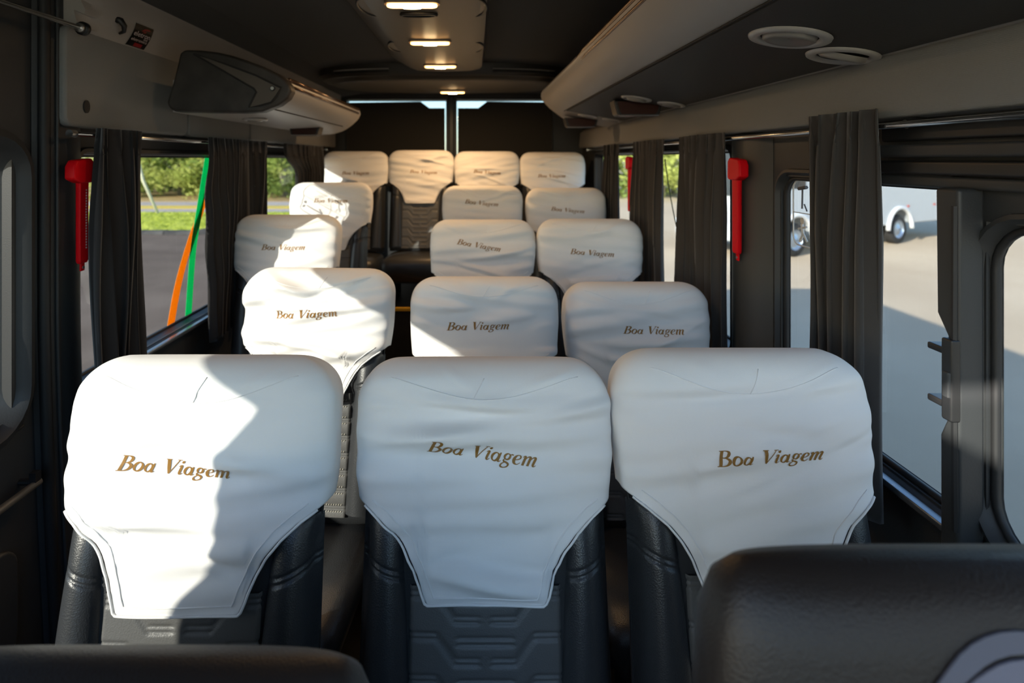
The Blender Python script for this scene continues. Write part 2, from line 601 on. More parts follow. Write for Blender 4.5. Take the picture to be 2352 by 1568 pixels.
# sliding window upright with latch
sp = empty('sliding_window_upright', (XR - 0.028, 0.930, 0.82))
poly = [(0.045, 0.0), (0.045, 0.20), (0.030, 0.235), (0.030, 0.375), (0.052, 0.41), (0.055, 0.63), (0.006, 0.63), (0.006, 0.0)]
b_ = G().prism(poly, lambda p, q, d: (d, p, q), -0.018, 0.028).build('upright_frame', M_TRIM, sp)
bevel(b_, 0.007)
G().tube([(-0.018, 0.012, 0.05), (-0.020, 0.012, 0.34), (-0.018, 0.013, 0.6)], 0.005, 6).build('glazing_bead', M_RUBBER, sp)
for z in (0.35, 0.258):
    o = G().box(-0.026, 0.004, 0.012, 0.062, z - 0.006, z + 0.006).build('latch_prong', M_BLACK, sp); bevel(o, 0.003, 2)
o = G().box(-0.030, -0.012, 0.006, 0.028, 0.235, 0.375).build('latch_body', M_BLACK, sp); bevel(o, 0.004, 2)
o = G().box(-0.034, -0.020, 0.008, 0.022, 0.275, 0.32).build('latch_button', M_TRIM, sp); bevel(o, 0.003, 2)
tag(sp, 'black sliding window upright with a pronged latch on right window', 'window latch')

# ================================================================== LUGGAGE RACKS

def rack(name, section, ys, taper, label, mat_body):
    root = empty(name, (0, ys[0], 0))
    secs = []
    n = 26
    xw = section[0][0]
    for i in range(n):
        t = i / (n - 1)
        Y = ys[0] + (ys[1] - ys[0]) * t
        e = max(0.0, (Y - (ys[1] - taper)) / taper)
        sx = 1 - 0.30 * e ** 2.2
        sz = -0.012 * e ** 2
        zc = section[0][1]
        secs.append([(xw + (x - xw) * sx, Y - ys[0], zc + (z - zc) * (1 - 0.35 * e ** 3) + sz) for x, z in section])
    o = G().loft(secs).build('rack_body', mat_body, root, smooth=True)
    md = o.modifiers.new('edge', 'EDGE_SPLIT'); md.split_angle = math.radians(45)
    tag(root, label, 'luggage rack')
    return root, secs


R_SEC = [(0.845, 1.700), (0.82, 1.712), (0.73, 1.728), (0.64, 1.744), (0.56, 1.757), (0.50, 1.768), (0.455, 1.780), (0.42, 1.797), (0.392, 1.818), (0.372, 1.842), (0.366, 1.862), (0.374, 1.876), (0.392, 1.878), (0.43, 1.862), (0.845, 1.84)]
rr, rsec = rack('luggage_rack', R_SEC, (0.15, 3.45), 0.40, 'long grey overhead luggage rack above the right windows', M_RACK)
# dark liner on the flat underside, outboard of the seam
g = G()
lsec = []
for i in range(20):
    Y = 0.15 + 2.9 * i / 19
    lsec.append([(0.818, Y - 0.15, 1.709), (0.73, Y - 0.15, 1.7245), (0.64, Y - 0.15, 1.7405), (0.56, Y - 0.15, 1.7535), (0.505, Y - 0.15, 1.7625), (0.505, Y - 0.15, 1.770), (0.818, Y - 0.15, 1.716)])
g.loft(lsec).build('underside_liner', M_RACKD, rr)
G().tube([(0.4985, y - 0.15, 1.7665) for y in (0.15, 1.5, 3.1)], 0.0022, 6).build('panel_seam', M_SEAM, rr)
for (x, z, r) in ((0.3675, 1.868, 0.0075), (0.3705, 1.848, 0.005)):
    G().tube([(x + 0.001 * i * i * (i > 4), y - 0.15, z - 0.002 * (i > 4) * (i - 4)) for i, y in enumerate(np.linspace(0.15, 3.15, 8))], r, 8).build('edge_rail', M_RAIL, rr, smooth=True)

L_SEC = [(-1.03, 1.660), (-1.00, 1.656), (-0.94, 1.657), (-0.82, 1.663), (-0.76, 1.674), (-0.715, 1.690), (-0.675, 1.713), (-0.648, 1.738), (-0.638, 1.758), (-0.643, 1.775), (-0.66, 1.782), (-0.70, 1.772), (-1.03, 1.77)]
lr, lsecs = rack('luggage_rack', L_SEC, (1.90, 3.40), 0.35, 'shorter overhead luggage rack with a dark end cap above left windows', M_RACK)
G().tube([(-0.735, y - 1.9, 1.6815) for y in (1.9, 2.6, 3.1)], 0.0022, 6).build('panel_seam', M_SEAM, lr)
for (x, z, r) in ((-0.640, 1.772, 0.008), (-0.6395, 1.752, 0.005)):
    G().tube([(x, y - 1.9, z) for y in (1.92, 2.4, 3.06)], r, 8).build('edge_rail', M_RAIL, lr, smooth=True)
# end cap
capY = 1.86
cap_px = [(384, 236), (390, 250), (402, 256), (470, 258), (560, 259), (602, 257), (640, 242), (661, 226), (669, 211), (668, 197), (655, 182), (640, 170), (605, 153), (570, 140), (535, 128), (500, 120), (460, 115), (425, 114), (414, 122), (408, 150), (398, 190)]


def capxz(x, y):
    p = px(x, y, capY)
    return (p.x, p.z)


poly = [capxz(*p) for p in cap_px]
o = G().prism(poly, lambda p, q, d: (p, d - 1.9, q), capY - 0.005, 1.91).build('end_cap', M_WOOD, lr)
bevel(o, 0.010, 3)
inl = [(448, 125), (520, 148), (590, 174), (647, 202), (638, 220), (625, 236), (600, 243), (575, 247), (592, 212), (586, 204)]
inl3 = [capxz(*p) for p in inl]
ins = G().prism(inl3, lambda p, q, d: (p, d - 1.9, q), capY - 0.010, capY).build('inlay_panel', mat('inlay plastic', (0.075, 0.062, 0.05), 0.42), lr)
G().tube([(p, capY - 0.009 - 1.9, q) for p, q in inl3], 0.0035, 6, closed=True).build('groove', M_SEAM, lr)
p = capxz(629, 204)
G().disc((p[0], capY - 0.010 - 1.9, p[1]), (0.0085, 0, 0), (0, 0, 0.0085), 20, hv=(0, -0.004, 0)).build('screw_cap', M_SEAM, lr)
G().disc((p[0], capY - 0.014 - 1.9, p[1]), (0.0055, 0, 0), (0, 0, 0.0055), 20, hv=(0, -0.003, 0)).build('screw', M_SATIN, lr)


# round air outlets with tilted inner ring
def air_outlet(x, y, z, r, tilt, slope, label):
    root = empty('air_outlet', (x, y, z), (0, slope, 0))
    g = G()
    seg = 36
    secs = []
    for rad, dz in ((1.0, 0.0), (0.98, -0.004), (0.80, -0.007), (0.72, -0.004), (0.68, 0.004)):
        secs.append([(rad * r * math.cos(2 * PI * k / seg), rad * r * math.sin(2 * PI * k / seg), dz) for k in range(seg)])
    g.loft(secs, caps=False).build('bezel', mat('outlet bezel', (0.50, 0.49, 0.47), 0.3, 0.25), root, smooth=True)
    secs = []
    R = Matrix.Rotation(tilt, 3, 'X')
    for rad, dz in ((0.66, 0.004), (0.64, -0.006), (0.56, -0.010), (0.50, -0.008), (0.02, -0.003)):
        secs.append([tuple(R @ Vector((rad * r * math.cos(2 * PI * k / seg), rad * r * math.sin(2 * PI * k / seg), dz))) for k in range(seg)])
    g2 = G().loft(secs, caps=False)
    g2.build('swivel_ring', mat('outlet plastic', (0.30, 0.29, 0.27), 0.35, 0.3), root, smooth=True)
    tag(root, label, 'air outlet', 'round air outlets under the luggage racks')
    return root


def under_r(x):
    return interp(x, [0.50, 0.64, 0.73, 0.82], [1.7625, 1.7405, 1.7245, 1.709])


slr = math.atan2(1.7405 - 1.709, 0.18)
OUT = [(0.625, 1.105, 0.075, 0.05, 'large round air outlet nearest the viewer under right rack, inner of pair'),
       (0.770, 1.165, 0.068, 0.30, 'tilted round air outlet nearest the right windows, beside the largest outlet'),
       (0.640, 2.20, 0.060, 0.25, 'silver air outlet directly above the first reading lamp box, right rack'),
       (0.775, 2.19, 0.055, 0.1, 'air outlet on window side of the first lamp box, right rack'),
       (0.630, 3.10, 0.055, 0.1, 'farthest inner air outlet near rear end of right rack'),
       (0.765, 3.10, 0.055, 0.15, 'farthest window-side air outlet near rear end of right rack')]
for x, y, r, t, lab in OUT:
    air_outlet(x, y, under_r(x) - 0.001, r, t, slr, lab)
air_outlet(-0.875, 2.22, 1.6585, 0.048, 0.1, 0.0, 'only round air outlet under the left luggage rack')


def lamp_box(x, y, z, wd, h, label):
    root = empty('reading_lamp_box', (x, y, z))
    poly = [(-wd / 2, 0), (wd / 2, 0), (wd * 0.43, -h * 0.85), (wd * 0.38, -h), (-wd * 0.38, -h), (-wd * 0.43, -h * 0.85)]
    o = G().prism(poly, lambda p, q, d: (p, d, q), -0.03, 0.05).build('housing', M_BLACK, root)
    bevel(o, 0.006)
    poly2 = [(p * 0.86, q * 0.80 - h * 0.09) for p, q in poly]
    o = G().prism(poly2, lambda p, q, d: (p, d, q), -0.034, -0.029).build('lens', mat('dark red lens', (0.045, 0.016, 0.013), 0.25), root)
    G().tube([(-wd * 0.40, -0.033, -h * 0.97), (wd * 0.40, -0.033, -h * 0.97)], 0.0025, 6).build('lower_edge', M_SATIN, root)
    tag(root, label, 'reading lamp', 'lamp boxes under the luggage racks')
    return root


lamp_box(0.675, 2.32, 1.742, 0.205, 0.064, 'dark red-lensed lamp box under the middle of right rack')
lamp_box(0.625, 3.28, 1.741, 0.20, 0.056, 'small dark lamp box at the rear end of right rack')
lamp_box(-0.885, 2.92, 1.680, 0.165, 0.058, 'dark lamp box with pale lower edge under left rack')

# ================================================================== CEILING DUCT, LAMPS, REAR UNIT
dr = empty('ceiling_duct', (0, 0.15, 0))
secs = []
n = 30
for i in range(n):
    t = i / (n - 1)
    Y = 0.15 + t * 2.97
    e = max(0.0, (Y - 2.80) / 0.32)
    q = math.sqrt(max(0.0, 1 - min(1, e) ** 2)) if e > 0 else 1
    cx = -0.158
    hw = 0.205 * (0.25 + 0.75 * q)
    zb = 1.955 + 0.07 * (1 - q)
    secs.append([(cx - hw - 0.055, Y - 0.15, 2.035), (cx - hw - 0.05, Y - 0.15, 2.015), (cx - hw + 0.02, Y - 0.15, zb + 0.016), (cx - hw + 0.055, Y - 0.15, zb + 0.003), (cx, Y - 0.15, zb), (cx + hw - 0.05, Y - 0.15, zb + 0.003), (cx + hw - 0.01, Y - 0.15, zb + 0.012), (cx + hw, Y - 0.15, 2.012), (cx + hw + 0.005, Y - 0.15, 2.035)])
o = G().loft(secs).build('duct_shell', M_DUCT, dr, smooth=True)
md = o.modifiers.new('edge', 'EDGE_SPLIT'); md.split_angle = math.radians(35)
tag(dr, 'grey air duct running along the middle of the ceiling', 'air duct')
# oval louvres on both flanks and one flat grip
for (x, y, z, sx) in ((-0.318, 1.70, 1.962, 1), (-0.318, 2.30, 1.962, 1), (0.0, 1.70, 1.9605, -1), (0.0, 2.30, 1.9605, -1)):
    g = G()
    g.tube([(x + 0.045 * math.cos(a) * 0.8, y - 0.15 + 0.10 * math.sin(a), z + 0.003 - 0.008 * sx * -math.cos(a) * 0.3) for a in np.linspace(0, 2 * PI, 30)[:-1]], 0.0045, 6, closed=True)
    g.build('vent_ring', M_BLACK, dr, smooth=True)
    g = G()
    g.disc((x, y - 0.15, z + 0.002), (0.034, 0, 0), (0, 0.095, 0), 24, hv=(0, 0, 0.004))
    g.build('vent_disc', mat('vent plastic', (0.10, 0.09, 0.08), 0.4), dr)
g = G().tube([(-0.175 + 0.055 * math.cos(a), 1.745 - 0.15 + 0.018 * math.sin(a), 1.952) for a in np.linspace(0, 2 * PI, 24)[:-1]], 0.006, 6, closed=True)
g.build('grip_ring', M_BLACK, dr, smooth=True)

M_LAMP = emit('warm lamp lens', (1.0, 0.50, 0.17), 3.2)
M_BULB = emit('warm lamp core', (1.0, 0.74, 0.38), 26.0)


def ceiling_lamp(x, y, z, wd, label, power):
    root = empty('ceiling_lamp', (x, y, z))
    lp = rrect(-wd / 2, wd / 2, -0.026, 0.026, 0.022, 6)
    o = G().prism(lp, lambda p, q, d: (p, q, d), -0.006, 0.004).build('bezel', mat('lamp bezel', (0.25, 0.2, 0.15), 0.3), root)
    lp = rrect(-wd / 2 + 0.007, wd / 2 - 0.007, -0.020, 0.020, 0.018, 6)
    o = G().prism(lp, lambda p, q, d: (p, q, d), -0.013, -0.005).build('lens', M_LAMP, root)
    bevel(o, 0.004, 2)
    lp = rrect(-0.026, 0.026, -0.012, 0.012, 0.010, 6)
    G().prism(lp, lambda p, q, d: (p, q, d), -0.016, -0.012).build('bulb', M_BULB, root)
    l = bpy.data.lights.new('lamp_light', 'AREA')
    l.shape = 'RECTANGLE'
    l.size = wd * 0.8
    l.size_y = 0.035
    l.energy = power
    l.color = (1.0, 0.60, 0.28)
    lo = bpy.data.objects.new('lamp_light', l)
    C.objects.link(lo)
    lo.parent = root
    lo.location = (0, 0, -0.02)
    tag(root, label, 'ceiling lamp', 'warm ceiling lamps along the duct')
    return root


ceiling_lamp(-0.182, 1.62, 1.955, 0.162, 'glowing oval ceiling lamp nearest the viewer', 0.7)
ceiling_lamp(-0.172, 2.15, 1.955, 0.165, 'glowing ceiling lamp second from the viewer', 0.7)
ceiling_lamp(-0.166, 2.70, 1.955, 0.165, 'glowing ceiling lamp third from viewer, at the duct end', 0.7)
ceiling_lamp(-0.139, 3.52, 1.928, 0.165, 'glowing lamp set in the dark rear housing', 3.5)

# rear air unit : flat oval housing across the ceiling
ru = empty('rear_air_unit', (-0.17, 3.0, 0))
secs = []
for (sc_, z) in ((1.0, 2.03), (1.0, 1.985), (0.97, 1.962), (0.93, 1.958), (0.90, 1.944), (0.86, 1.938), (0.78, 1.934)):
    ring = []
    for k in range(56):
        a = 2 * PI * k / 56
        cx, sx_ = math.cos(a), math.sin(a)
        x = 0.76 * sc_ * math.copysign(abs(cx) ** 0.75, cx)
        y = 0.40 + 0.36 * sc_ * math.copysign(abs(sx_) ** 0.75, sx_)
        ring.append((x, y, z))
    secs.append(ring)
o = G().loft(secs).build('housing', mat('dark unit plastic', (0.032, 0.028, 0.024), 0.5), ru, smooth=True)
md = o.modifiers.new('edge', 'EDGE_SPLIT'); md.split_angle = math.radians(35)
for x0, x1, s in ((-0.62, -0.30, 1), (0.27, 0.62, -1)):
    pts = []
    for t in np.linspace(0, 1, 10):
        x = x0 + (x1 - x0) * t
        y = 0.40 - 0.370 * (max(0.0, 1 - (abs(x) / 0.77) ** 2.66)) ** 0.375
        pts.append((x, y, 1.992))
    G().tube(pts, 0.006, 6).build('slot_lip', M_ROLL, ru, smooth=True)
    G().tube([(p[0], p[1] - 0.004, p[2] - 0.012) for p in pts], 0.010, 6).build('air_slot', M_SEAM, ru, smooth=True)
tag(ru, 'dark oval rear air unit on the ceiling before the rear doors', 'air unit')

# ================================================================== CURTAINS, RODS, HAMMERS

def curtain(x, y0, y1, z0, z1, pleats, seed, m, label, amp=0.022, edge=0.0, group=None, inner=-1, lean=0.0, drape=0.0):
    rnd = random.Random(seed)
    nu, nv = pleats * 9, 34
    ph = [rnd.uniform(-0.6, 0.6) for _ in range(pleats + 1)]
    vs_, fs = [], []
    pe = rnd.uniform(0, 6)
    for j in range(nv + 1):
        v = j / nv
        z = z1 + (z0 - z1) * v
        for i in range(nu + 1):
            u = i / nu
            a = amp * (0.45 + 0.55 * min(1, v * 3.0))
            pp = u * pleats
            k = int(min(pp, pleats - 1e-6))
            fr = pp - k
            phs = ph[k] * (1 - fr) + ph[k + 1] * fr
            xx = x + a * math.sin(2 * PI * pp + phs * (0.6 + v)) + 0.006 * math.sin(5 * v + 7 * u + seed)
            yy = y0 + (y1 - y0) * u + 0.010 * math.sin(4 * v + 9 * u + seed) + 0.008 * math.sin(2 * (2 * PI * pp + phs))
            if edge:
                yy += edge * (math.sin(9.0 * v * 2.4 + pe) * 0.6 + math.sin(23 * v + 2 * pe) * 0.4) * (u if edge > 0 else (1 - u))
            if drape:
                q = min(1.0, max(0.0, (v - 0.15) / 0.35))
                xx += drape * q * q * (3 - 2 * q)
                yy -= drape * 2.0 * q * q * (3 - 2 * q)
            if lean:
                q = min(1.0, max(0.0, (v - 0.08) / 0.12))
                yy += lean * q * q * (3 - 2 * q) * (1 - u)
            if v < 0.06:
                xx += 0.004 * math.sin(pleats * 6 * PI * u + seed)
            vs_.append((xx, yy, z))
    for j in range(nv):
        for i in range(nu):
            a = j * (nu + 1) + i
            fs.append((a, a + 1, a + nu + 2, a + nu + 1))
    root = empty('curtain', (x, (y0 + y1) / 2, z0))
    vs_ = [(a - x, b - (y0 + y1) / 2, c - z0) for a, b, c in vs_]
    o = mk('curtain_cloth', vs_, fs, m, root, smooth=True)
    md = o.modifiers.new('thick', 'SOLIDIFY'); md.thickness = 0.0025
    # gathered heading with a stitched tape line
    zt = z1 - 0.075 - z0
    row = int(nv * 0.075 / max(0.01, (z1 - z0)) + 0.5)
    pts = [vs_[max(1, row) * (nu + 1) + i] for i in range(0, nu + 1)]
    G().tube([(p[0] + inner * -0.0015, p[1], p[2]) for p in pts], 0.0012, 5).build('heading_tape', M_SEAM, root)
    tag(root, label, 'curtain', group or ('left side curtains' if x < 0 else 'right side curtains'))
    return root


XCL = -1.03
curtain(XCL, -0.10, 0.380, 0.70, 1.585, 7, 1, M_CURTAIN, 'dark curtain drawn beside the cab on the left, out at the front', 0.02, edge=0.02)
curtain(XCL, 1.510, 1.715, 0.76, 1.585, 5, 2, M_CURTAIN, 'black pleated curtain beside the left red hammer', 0.022)
curtain(XCL, 2.165, 2.535, 0.76, 1.585, 7, 3, M_CURTAIN, 'black pleated curtain right of the green and orange stripes', 0.018, edge=-0.014, drape=-0.035)
curtain(XCL, 2.575, 2.785, 0.76, 1.585, 4, 4, M_CURTAIN, 'narrow black curtain next to the thin slit of daylight, left side', 0.016, drape=-0.035)
curtain(XCL, 3.04, 3.80, 0.76, 1.585, 9, 5, M_CURTAIN, 'rearmost left curtain near the back row of seats', 0.018, lean=0.16, drape=-0.035)
XCR = 0.795
curtain(XCR, 1.10, 1.305, 0.78, 1.60, 5, 6, M_CURTAIN2, 'large grey brown curtain nearest the viewer on the right', 0.020)
curtain(XCR, 1.775, 2.165, 0.78, 1.585, 6, 7, M_CURTAIN2, 'dark curtain left of the larger right-hand red hammer', 0.018)
curtain(XCR, 2.36, 2.80, 0.78, 1.585, 6, 8, M_CURTAIN2, 'dark curtain between the two right-hand red hammers', 0.018)
curtain(XCR, 3.08, 3.40, 0.78, 1.585, 5, 9, M_CURTAIN, 'rearmost right curtain beside the small far red hammer', 0.016)


def rod(x, ys, z, r, label, brackets):
    root = empty('curtain_rod', (x, ys[0], z))
    G().tube([(0, 0, 0), (0, ys[1] - ys[0], 0)], r, 12).build('rod', M_CHROME, root, smooth=True)
    for b in brackets:
        s = -1 if x < 0 else 1
        G().tube([(0, b - ys[0], 0), (s * 0.05, b - ys[0], 0.012)], r * 1.5, 10).build('bracket', M_BLACK, root)
    for b in ys:
        G().tube([(0, b - ys[0] - 0.01, 0), (0, b - ys[0] + 0.01, 0)], r * 1.7, 12).build('end_stop', M_CHROME, root)
    tag(root, label, 'curtain rod')
    return root


rod(XCL - 0.030, (1.465, 4.0), 1.567, 0.006, 'thin chrome curtain rod above the left windows', (2.12, 3.1))
rod(XCR + 0.026, (0.25, 4.05), 1.566, 0.0062, 'chrome curtain rod above the right windows', (1.06, 1.74, 2.9))

# grab rail up at the sliding door
gr = empty('grab_rail', (-1.04, 0.43, 1.846))
G().tube([(0, 0, 0), (0, 1.06, 0)], 0.0065, 12).build('rail', M_CHROME, gr, smooth=True)
for yy in (0.0, 1.03):
    G().tube([(0, yy, 0), (0, yy + 0.012, 0)], 0.012, 14).build('socket', M_SATIN, gr, smooth=True)
    G().tube([(0, yy + 0.012, 0), (0, yy + 0.024, 0)], 0.018, 14).build('socket_flange', M_BLACK, gr, smooth=True)
tag(gr, 'thin chrome grab rail above the sliding door, top left', 'grab rail')
# door handle bar
dh = empty('door_handle_bar', (-1.095, 0.85, 0.69))
G().tube([(0, 0, 0), (0, 0.55, 0)], 0.009, 12).build('bar', M_SATIN, dh, smooth=True)
for yy in (0.03, 0.545):
    G().tube([(0, yy, 0), (-0.045, yy, 0.0)], 0.008, 10).build('bracket', M_BLACK, dh)
G().box(-0.01, 0.006, 0.53, 0.548, 0.0, 0.03).build('end_clip', M_BLACK, dh)
tag(dh, 'satin metal handle bar low on the left sliding door', 'handle')


def hammer(loc, side, s, label, tilt=0.0):
    """red emergency hammer in its holder; side: +1 wall on the +x side"""
    root = empty('emergency_hammer', loc, (0, tilt, 0))
    wd = 0.020 * s
    # handle : tapered rounded loft, z from 0 up to 0.33
    secs = []
    for z, a, d in ((0.0, 0.85, 0.8), (0.01, 1, 1), (0.12, 1.02, 1), (0.24, 1.0, 1.05), (0.275, 1.05, 1.1)):
        secs.append([(-side * (0.022 * s * d) * (0.5 - q) * 2 * 0.5 - side * 0.011 * s, p, z * s) for p, q in
                     [(wd * a * cx, 0.5 + 0.5 * cz) for cx, cz in ((1, -1), (1, 0.3), (0.6, 0.9), (-0.6, 0.9), (-1, 0.3), (-1, -1))]])
    o = G().loft(secs).build('handle', M_RED, root)
    bevel(o, 0.003, 2)
    # head : block reaching across, with a chamfered nose
    poly = [(-0.062, 0.275), (-0.062, 0.315), (-0.048, 0.335), (0.018, 0.342), (0.032, 0.33), (0.034, 0.27), (0.024, 0.262), (-0.03, 0.262)]
    o = G().prism([(p * s, q * s) for p, q in poly], lambda p, q, d: (d, p, q), -side * 0.034 * s, 0.0).build('hammer_head', M_RED, root)
    bevel(o, 0.006 * s, 3)
    o = G().box(min(0, -side * 0.006), max(0, -side * 0.006), 0.004 * s, 0.024 * s, -0.028 * s, 0.01).build('mounting_tab', M_RED, root)
    bevel(o, 0.003, 2)
    G().disc((-side * 0.006, 0.014 * s, -0.016 * s), (0, 0.004, 0), (0, 0, 0.004), 12, hv=(-side * 0.002, 0, 0)).build('screw', M_SATIN, root)
    tag(root, label, 'emergency hammer', 'red emergency hammers on the window pillars')
    return root


h1 = hammer((-1.085, 1.522, 1.215), -1, 0.84, 'red emergency hammer on the left pillar beside a black curtain')
# moulded white lettering down the handle (too small to read): tiny bars
g = G()
for k in range(22):
    g.box(0.0186, 0.0192, 0.004, 0.008, 0.04 + k * 0.0075, 0.0445 + k * 0.0075)
g.build('moulded_marks', mat('white ink', (0.7, 0.6, 0.6), 0.6), h1)
hammer((0.825, 1.725, 1.207), 1, 0.87, 'larger nearer red emergency hammer on the right pillar', 0.0)
hammer((0.84, 2.97, 1.22), 1, 0.86, 'small distant red hammer half hidden by a curtain, right side', 0.0)

# ================================================================== SEATS
L_BACK = 0.70
REC = math.radians(10)
HINGE = 0.44
TOPZ = HINGE + L_BACK * math.cos(REC) + 0.0
N_SE = 4.0


def cap_w(h, R=0.085):
    u = (h - (L_BACK - R)) / R
    return 1.0 if u <= 0 else math.sqrt(max(0.0, 1 - min(1, u) ** 2))


def sect(h, off=0.0):
    """half width, half depth of the backrest at height h (along the back)"""
    top = L_BACK + off
    R, Rd = 0.080, 0.062
    u = max(0.0, (h - (top - R)) / R)
    ud = max(0.0, (h - (top - Rd)) / Rd)
    wv = 0.212 + off - R + R * math.sqrt(max(0, 1 - min(1, u) ** 2.3))
    wv += 0.006 * math.exp(-((h - 0.60) / 0.10) ** 2) - 0.008 * math.exp(-((h - 0.40) / 0.10) ** 2)
    dv = (0.052 + off) * (max(0, 1 - min(1, ud) ** 2.2)) ** 0.5
    return wv, dv


def front_t(x, h, off=0.0):
    wv, dv = sect(h, off)
    q = min(1.0, abs(x) / max(1e-6, wv))
    return -dv * (1 - q ** N_SE) ** (1 / N_SE)


CR, SR = math.cos(REC), math.sin(REC)


def bpos(x, t, h):
    return (x, t * CR + h * SR, HINGE + h * CR - t * SR)


def se_ring(wv, dv, n):
    """uniformly spaced (xhat, that) around a superellipse"""
    th = np.linspace(0, 2 * PI, 4001)
    cx, sx_ = np.cos(th), np.sin(th)
    x = np.sign(cx) * np.abs(cx) ** (2 / N_SE)
    t = np.sign(sx_) * np.abs(sx_) ** (2 / N_SE)
    d = np.r_[0, np.cumsum(np.hypot(np.diff(x * wv), np.diff(t * dv)))]
    s = np.linspace(0, d[-1], n, endpoint=False)
    return np.interp(s, d, x), np.interp(s, d, t)


RX, RT = se_ring(0.22, 0.06, 160)
RXb, RTb = se_ring(0.215, 0.055, 56)
COFF = 0.016                      # cover stands off the leather
CT = L_BACK + COFF


def low_edge(x):
    ax = abs(x)
    d = interp(ax, [0, 0.100, 0.106, 0.113, 0.124, 0.140, 0.162, 0.190, 0.216, 0.240],
               [0.390, 0.388, 0.383, 0.362, 0.334, 0.306, 0.281, 0.259, 0.243, 0.231])
    return CT - d


class Wrinkle:
    def __init__(s, seed, k=1.0):
        r = random.Random(seed)
        s.folds = []
        for i in range(8):
            s.folds.append((CT - r.uniform(0.05, 0.36), r.uniform(-0.35, 0.35), r.uniform(-0.8, 0.8), r.uniform(0.008, 0.022), r.choice((-1, 1)) * r.uniform(0.004, 0.0095) * k, r.uniform(-0.1, 0.1), r.uniform(0.07, 0.2)))
        for sx_ in (-1, 1):       # diagonal pulls from the top corners
            for _ in range(3):
                s.folds.append((CT - r.uniform(0.02, 0.10), sx_ * r.uniform(0.25, 0.75), 0, r.uniform(0.006, 0.014), r.uniform(0.002, 0.006) * k, sx_ * 0.14, r.uniform(0.04, 0.09)))
        s.off = Vector((r.uniform(0, 50), r.uniform(0, 50), 0))
        s.k = k
        s.tl = r.uniform(-0.25, 0.25)

    def __call__(s, x, h):
        d = 0.0
        for h0, sl_, cv, sg, am, x0, xs in s.folds:
            q = (h - (h0 + sl_ * x + cv * x * x)) / sg
            if abs(q) < 3:
                d += am * math.exp(-q * q) * math.exp(-((x - x0) / xs) ** 2)
        d += 0.0060 * s.k * noise.noise(Vector((x * 6, h * 13, 0)) + s.off)
        d += 0.0065 * s.k * noise.noise(Vector((x * 3.2, (h + s.tl * x) * 30, 4)) + s.off)
        d = d if d > -0.003 else -0.003 + 0.005 * math.tanh((d + 0.003) / 0.005)
        return d * min(1.0, max(0.15, (CT - h) / 0.06))


# ---- the printed word: broad-nib strokes (x, y, half width), upright, sheared later
def ell(cx, cy, rx, ry, wt, wn, n=22):
    return [(cx + rx * math.cos(a), cy + ry * math.sin(a), wn + (wt - wn) * abs(math.cos(a + 0.35)) ** 1.3) for a in np.linspace(0, 2 * PI, n + 1)]


GLY = {
    'B': ([[(.13, .0, .058), (.13, .7, .058)], [(.0, .012, .013), (.24, .012, .013)], [(.0, .688, .013), (.24, .688, .013)],
           [(.14, .688, .014), (.30, .685, .018), (.42, .63, .042), (.445, .53, .060), (.39, .42, .040), (.27, .372, .016), (.13, .37, .014)],
           [(.14, .37, .014), (.33, .36, .020), (.47, .29, .046), (.50, .19, .064), (.43, .07, .044), (.29, .014, .018), (.13, .012, .014)]], .60),
    'o': ([ell(.215, .22, .165, .205, .056, .016)], .47),
    'a': ([ell(.185, .205, .14, .19, .050, .015), [(.365, .43, .022), (.345, .28, .046), (.335, .12, .05), (.355, .03, .034), (.41, .02, .016), (.46, .07, .010)]], .49),
    'V': ([[(.10, .69, .062), (.20, .34, .060), (.29, .02, .030)], [(.285, .0, .018), (.42, .34, .016), (.55, .69, .016)], [(-.02, .688, .012), (.22, .688, .012)], [(.46, .688, .012), (.65, .688, .012)]], .60),
    'i': ([[(.02, .36, .010), (.07, .42, .020), (.125, .40, .040), (.115, .20, .048), (.115, .07, .044), (.14, .02, .028), (.19, .02, .015), (.24, .08, .009)], ell(.135, .60, .022, .022, .036, .036, 10)], .27),
    'g': ([ell(.195, .285, .115, .135, .044, .015), [(.30, .385, .014), (.36, .405, .022), (.43, .39, .020)],
           [(.12, .17, .012), (.08, .11, .022), (.12, .055, .030), (.24, .02, .030), (.33, -.05, .034), (.30, -.15, .026), (.18, -.205, .016), (.06, -.185, .028), (.02, -.115, .030), (.07, -.03, .020), (.16, .03, .012)]], .44),
    'e': ([[(.06, .19, .014), (.22, .225, .016), (.315, .30, .026), (.30, .39, .026), (.21, .425, .016), (.11, .36, .040), (.065, .22, .056), (.10, .08, .046), (.19, .015, .022), (.28, .03, .014), (.36, .11, .009)]], .40),
    'm': ([[(.01, .36, .010), (.06, .42, .020), (.11, .39, .044), (.10, .2, .048), (.09, .0, .046)],
           [(.11, .22, .010), (.19, .38, .016), (.27, .425, .030), (.325, .38, .046), (.315, .2, .048), (.305, .0, .046)],
           [(.33, .22, .010), (.41, .38, .016), (.49, .425, .030), (.545, .38, .046), (.53, .2, .048), (.525, .08, .044), (.55, .02, .028), (.60, .02, .015), (.65, .08, .009)]], .70),
    ' ': ([], .30),
}


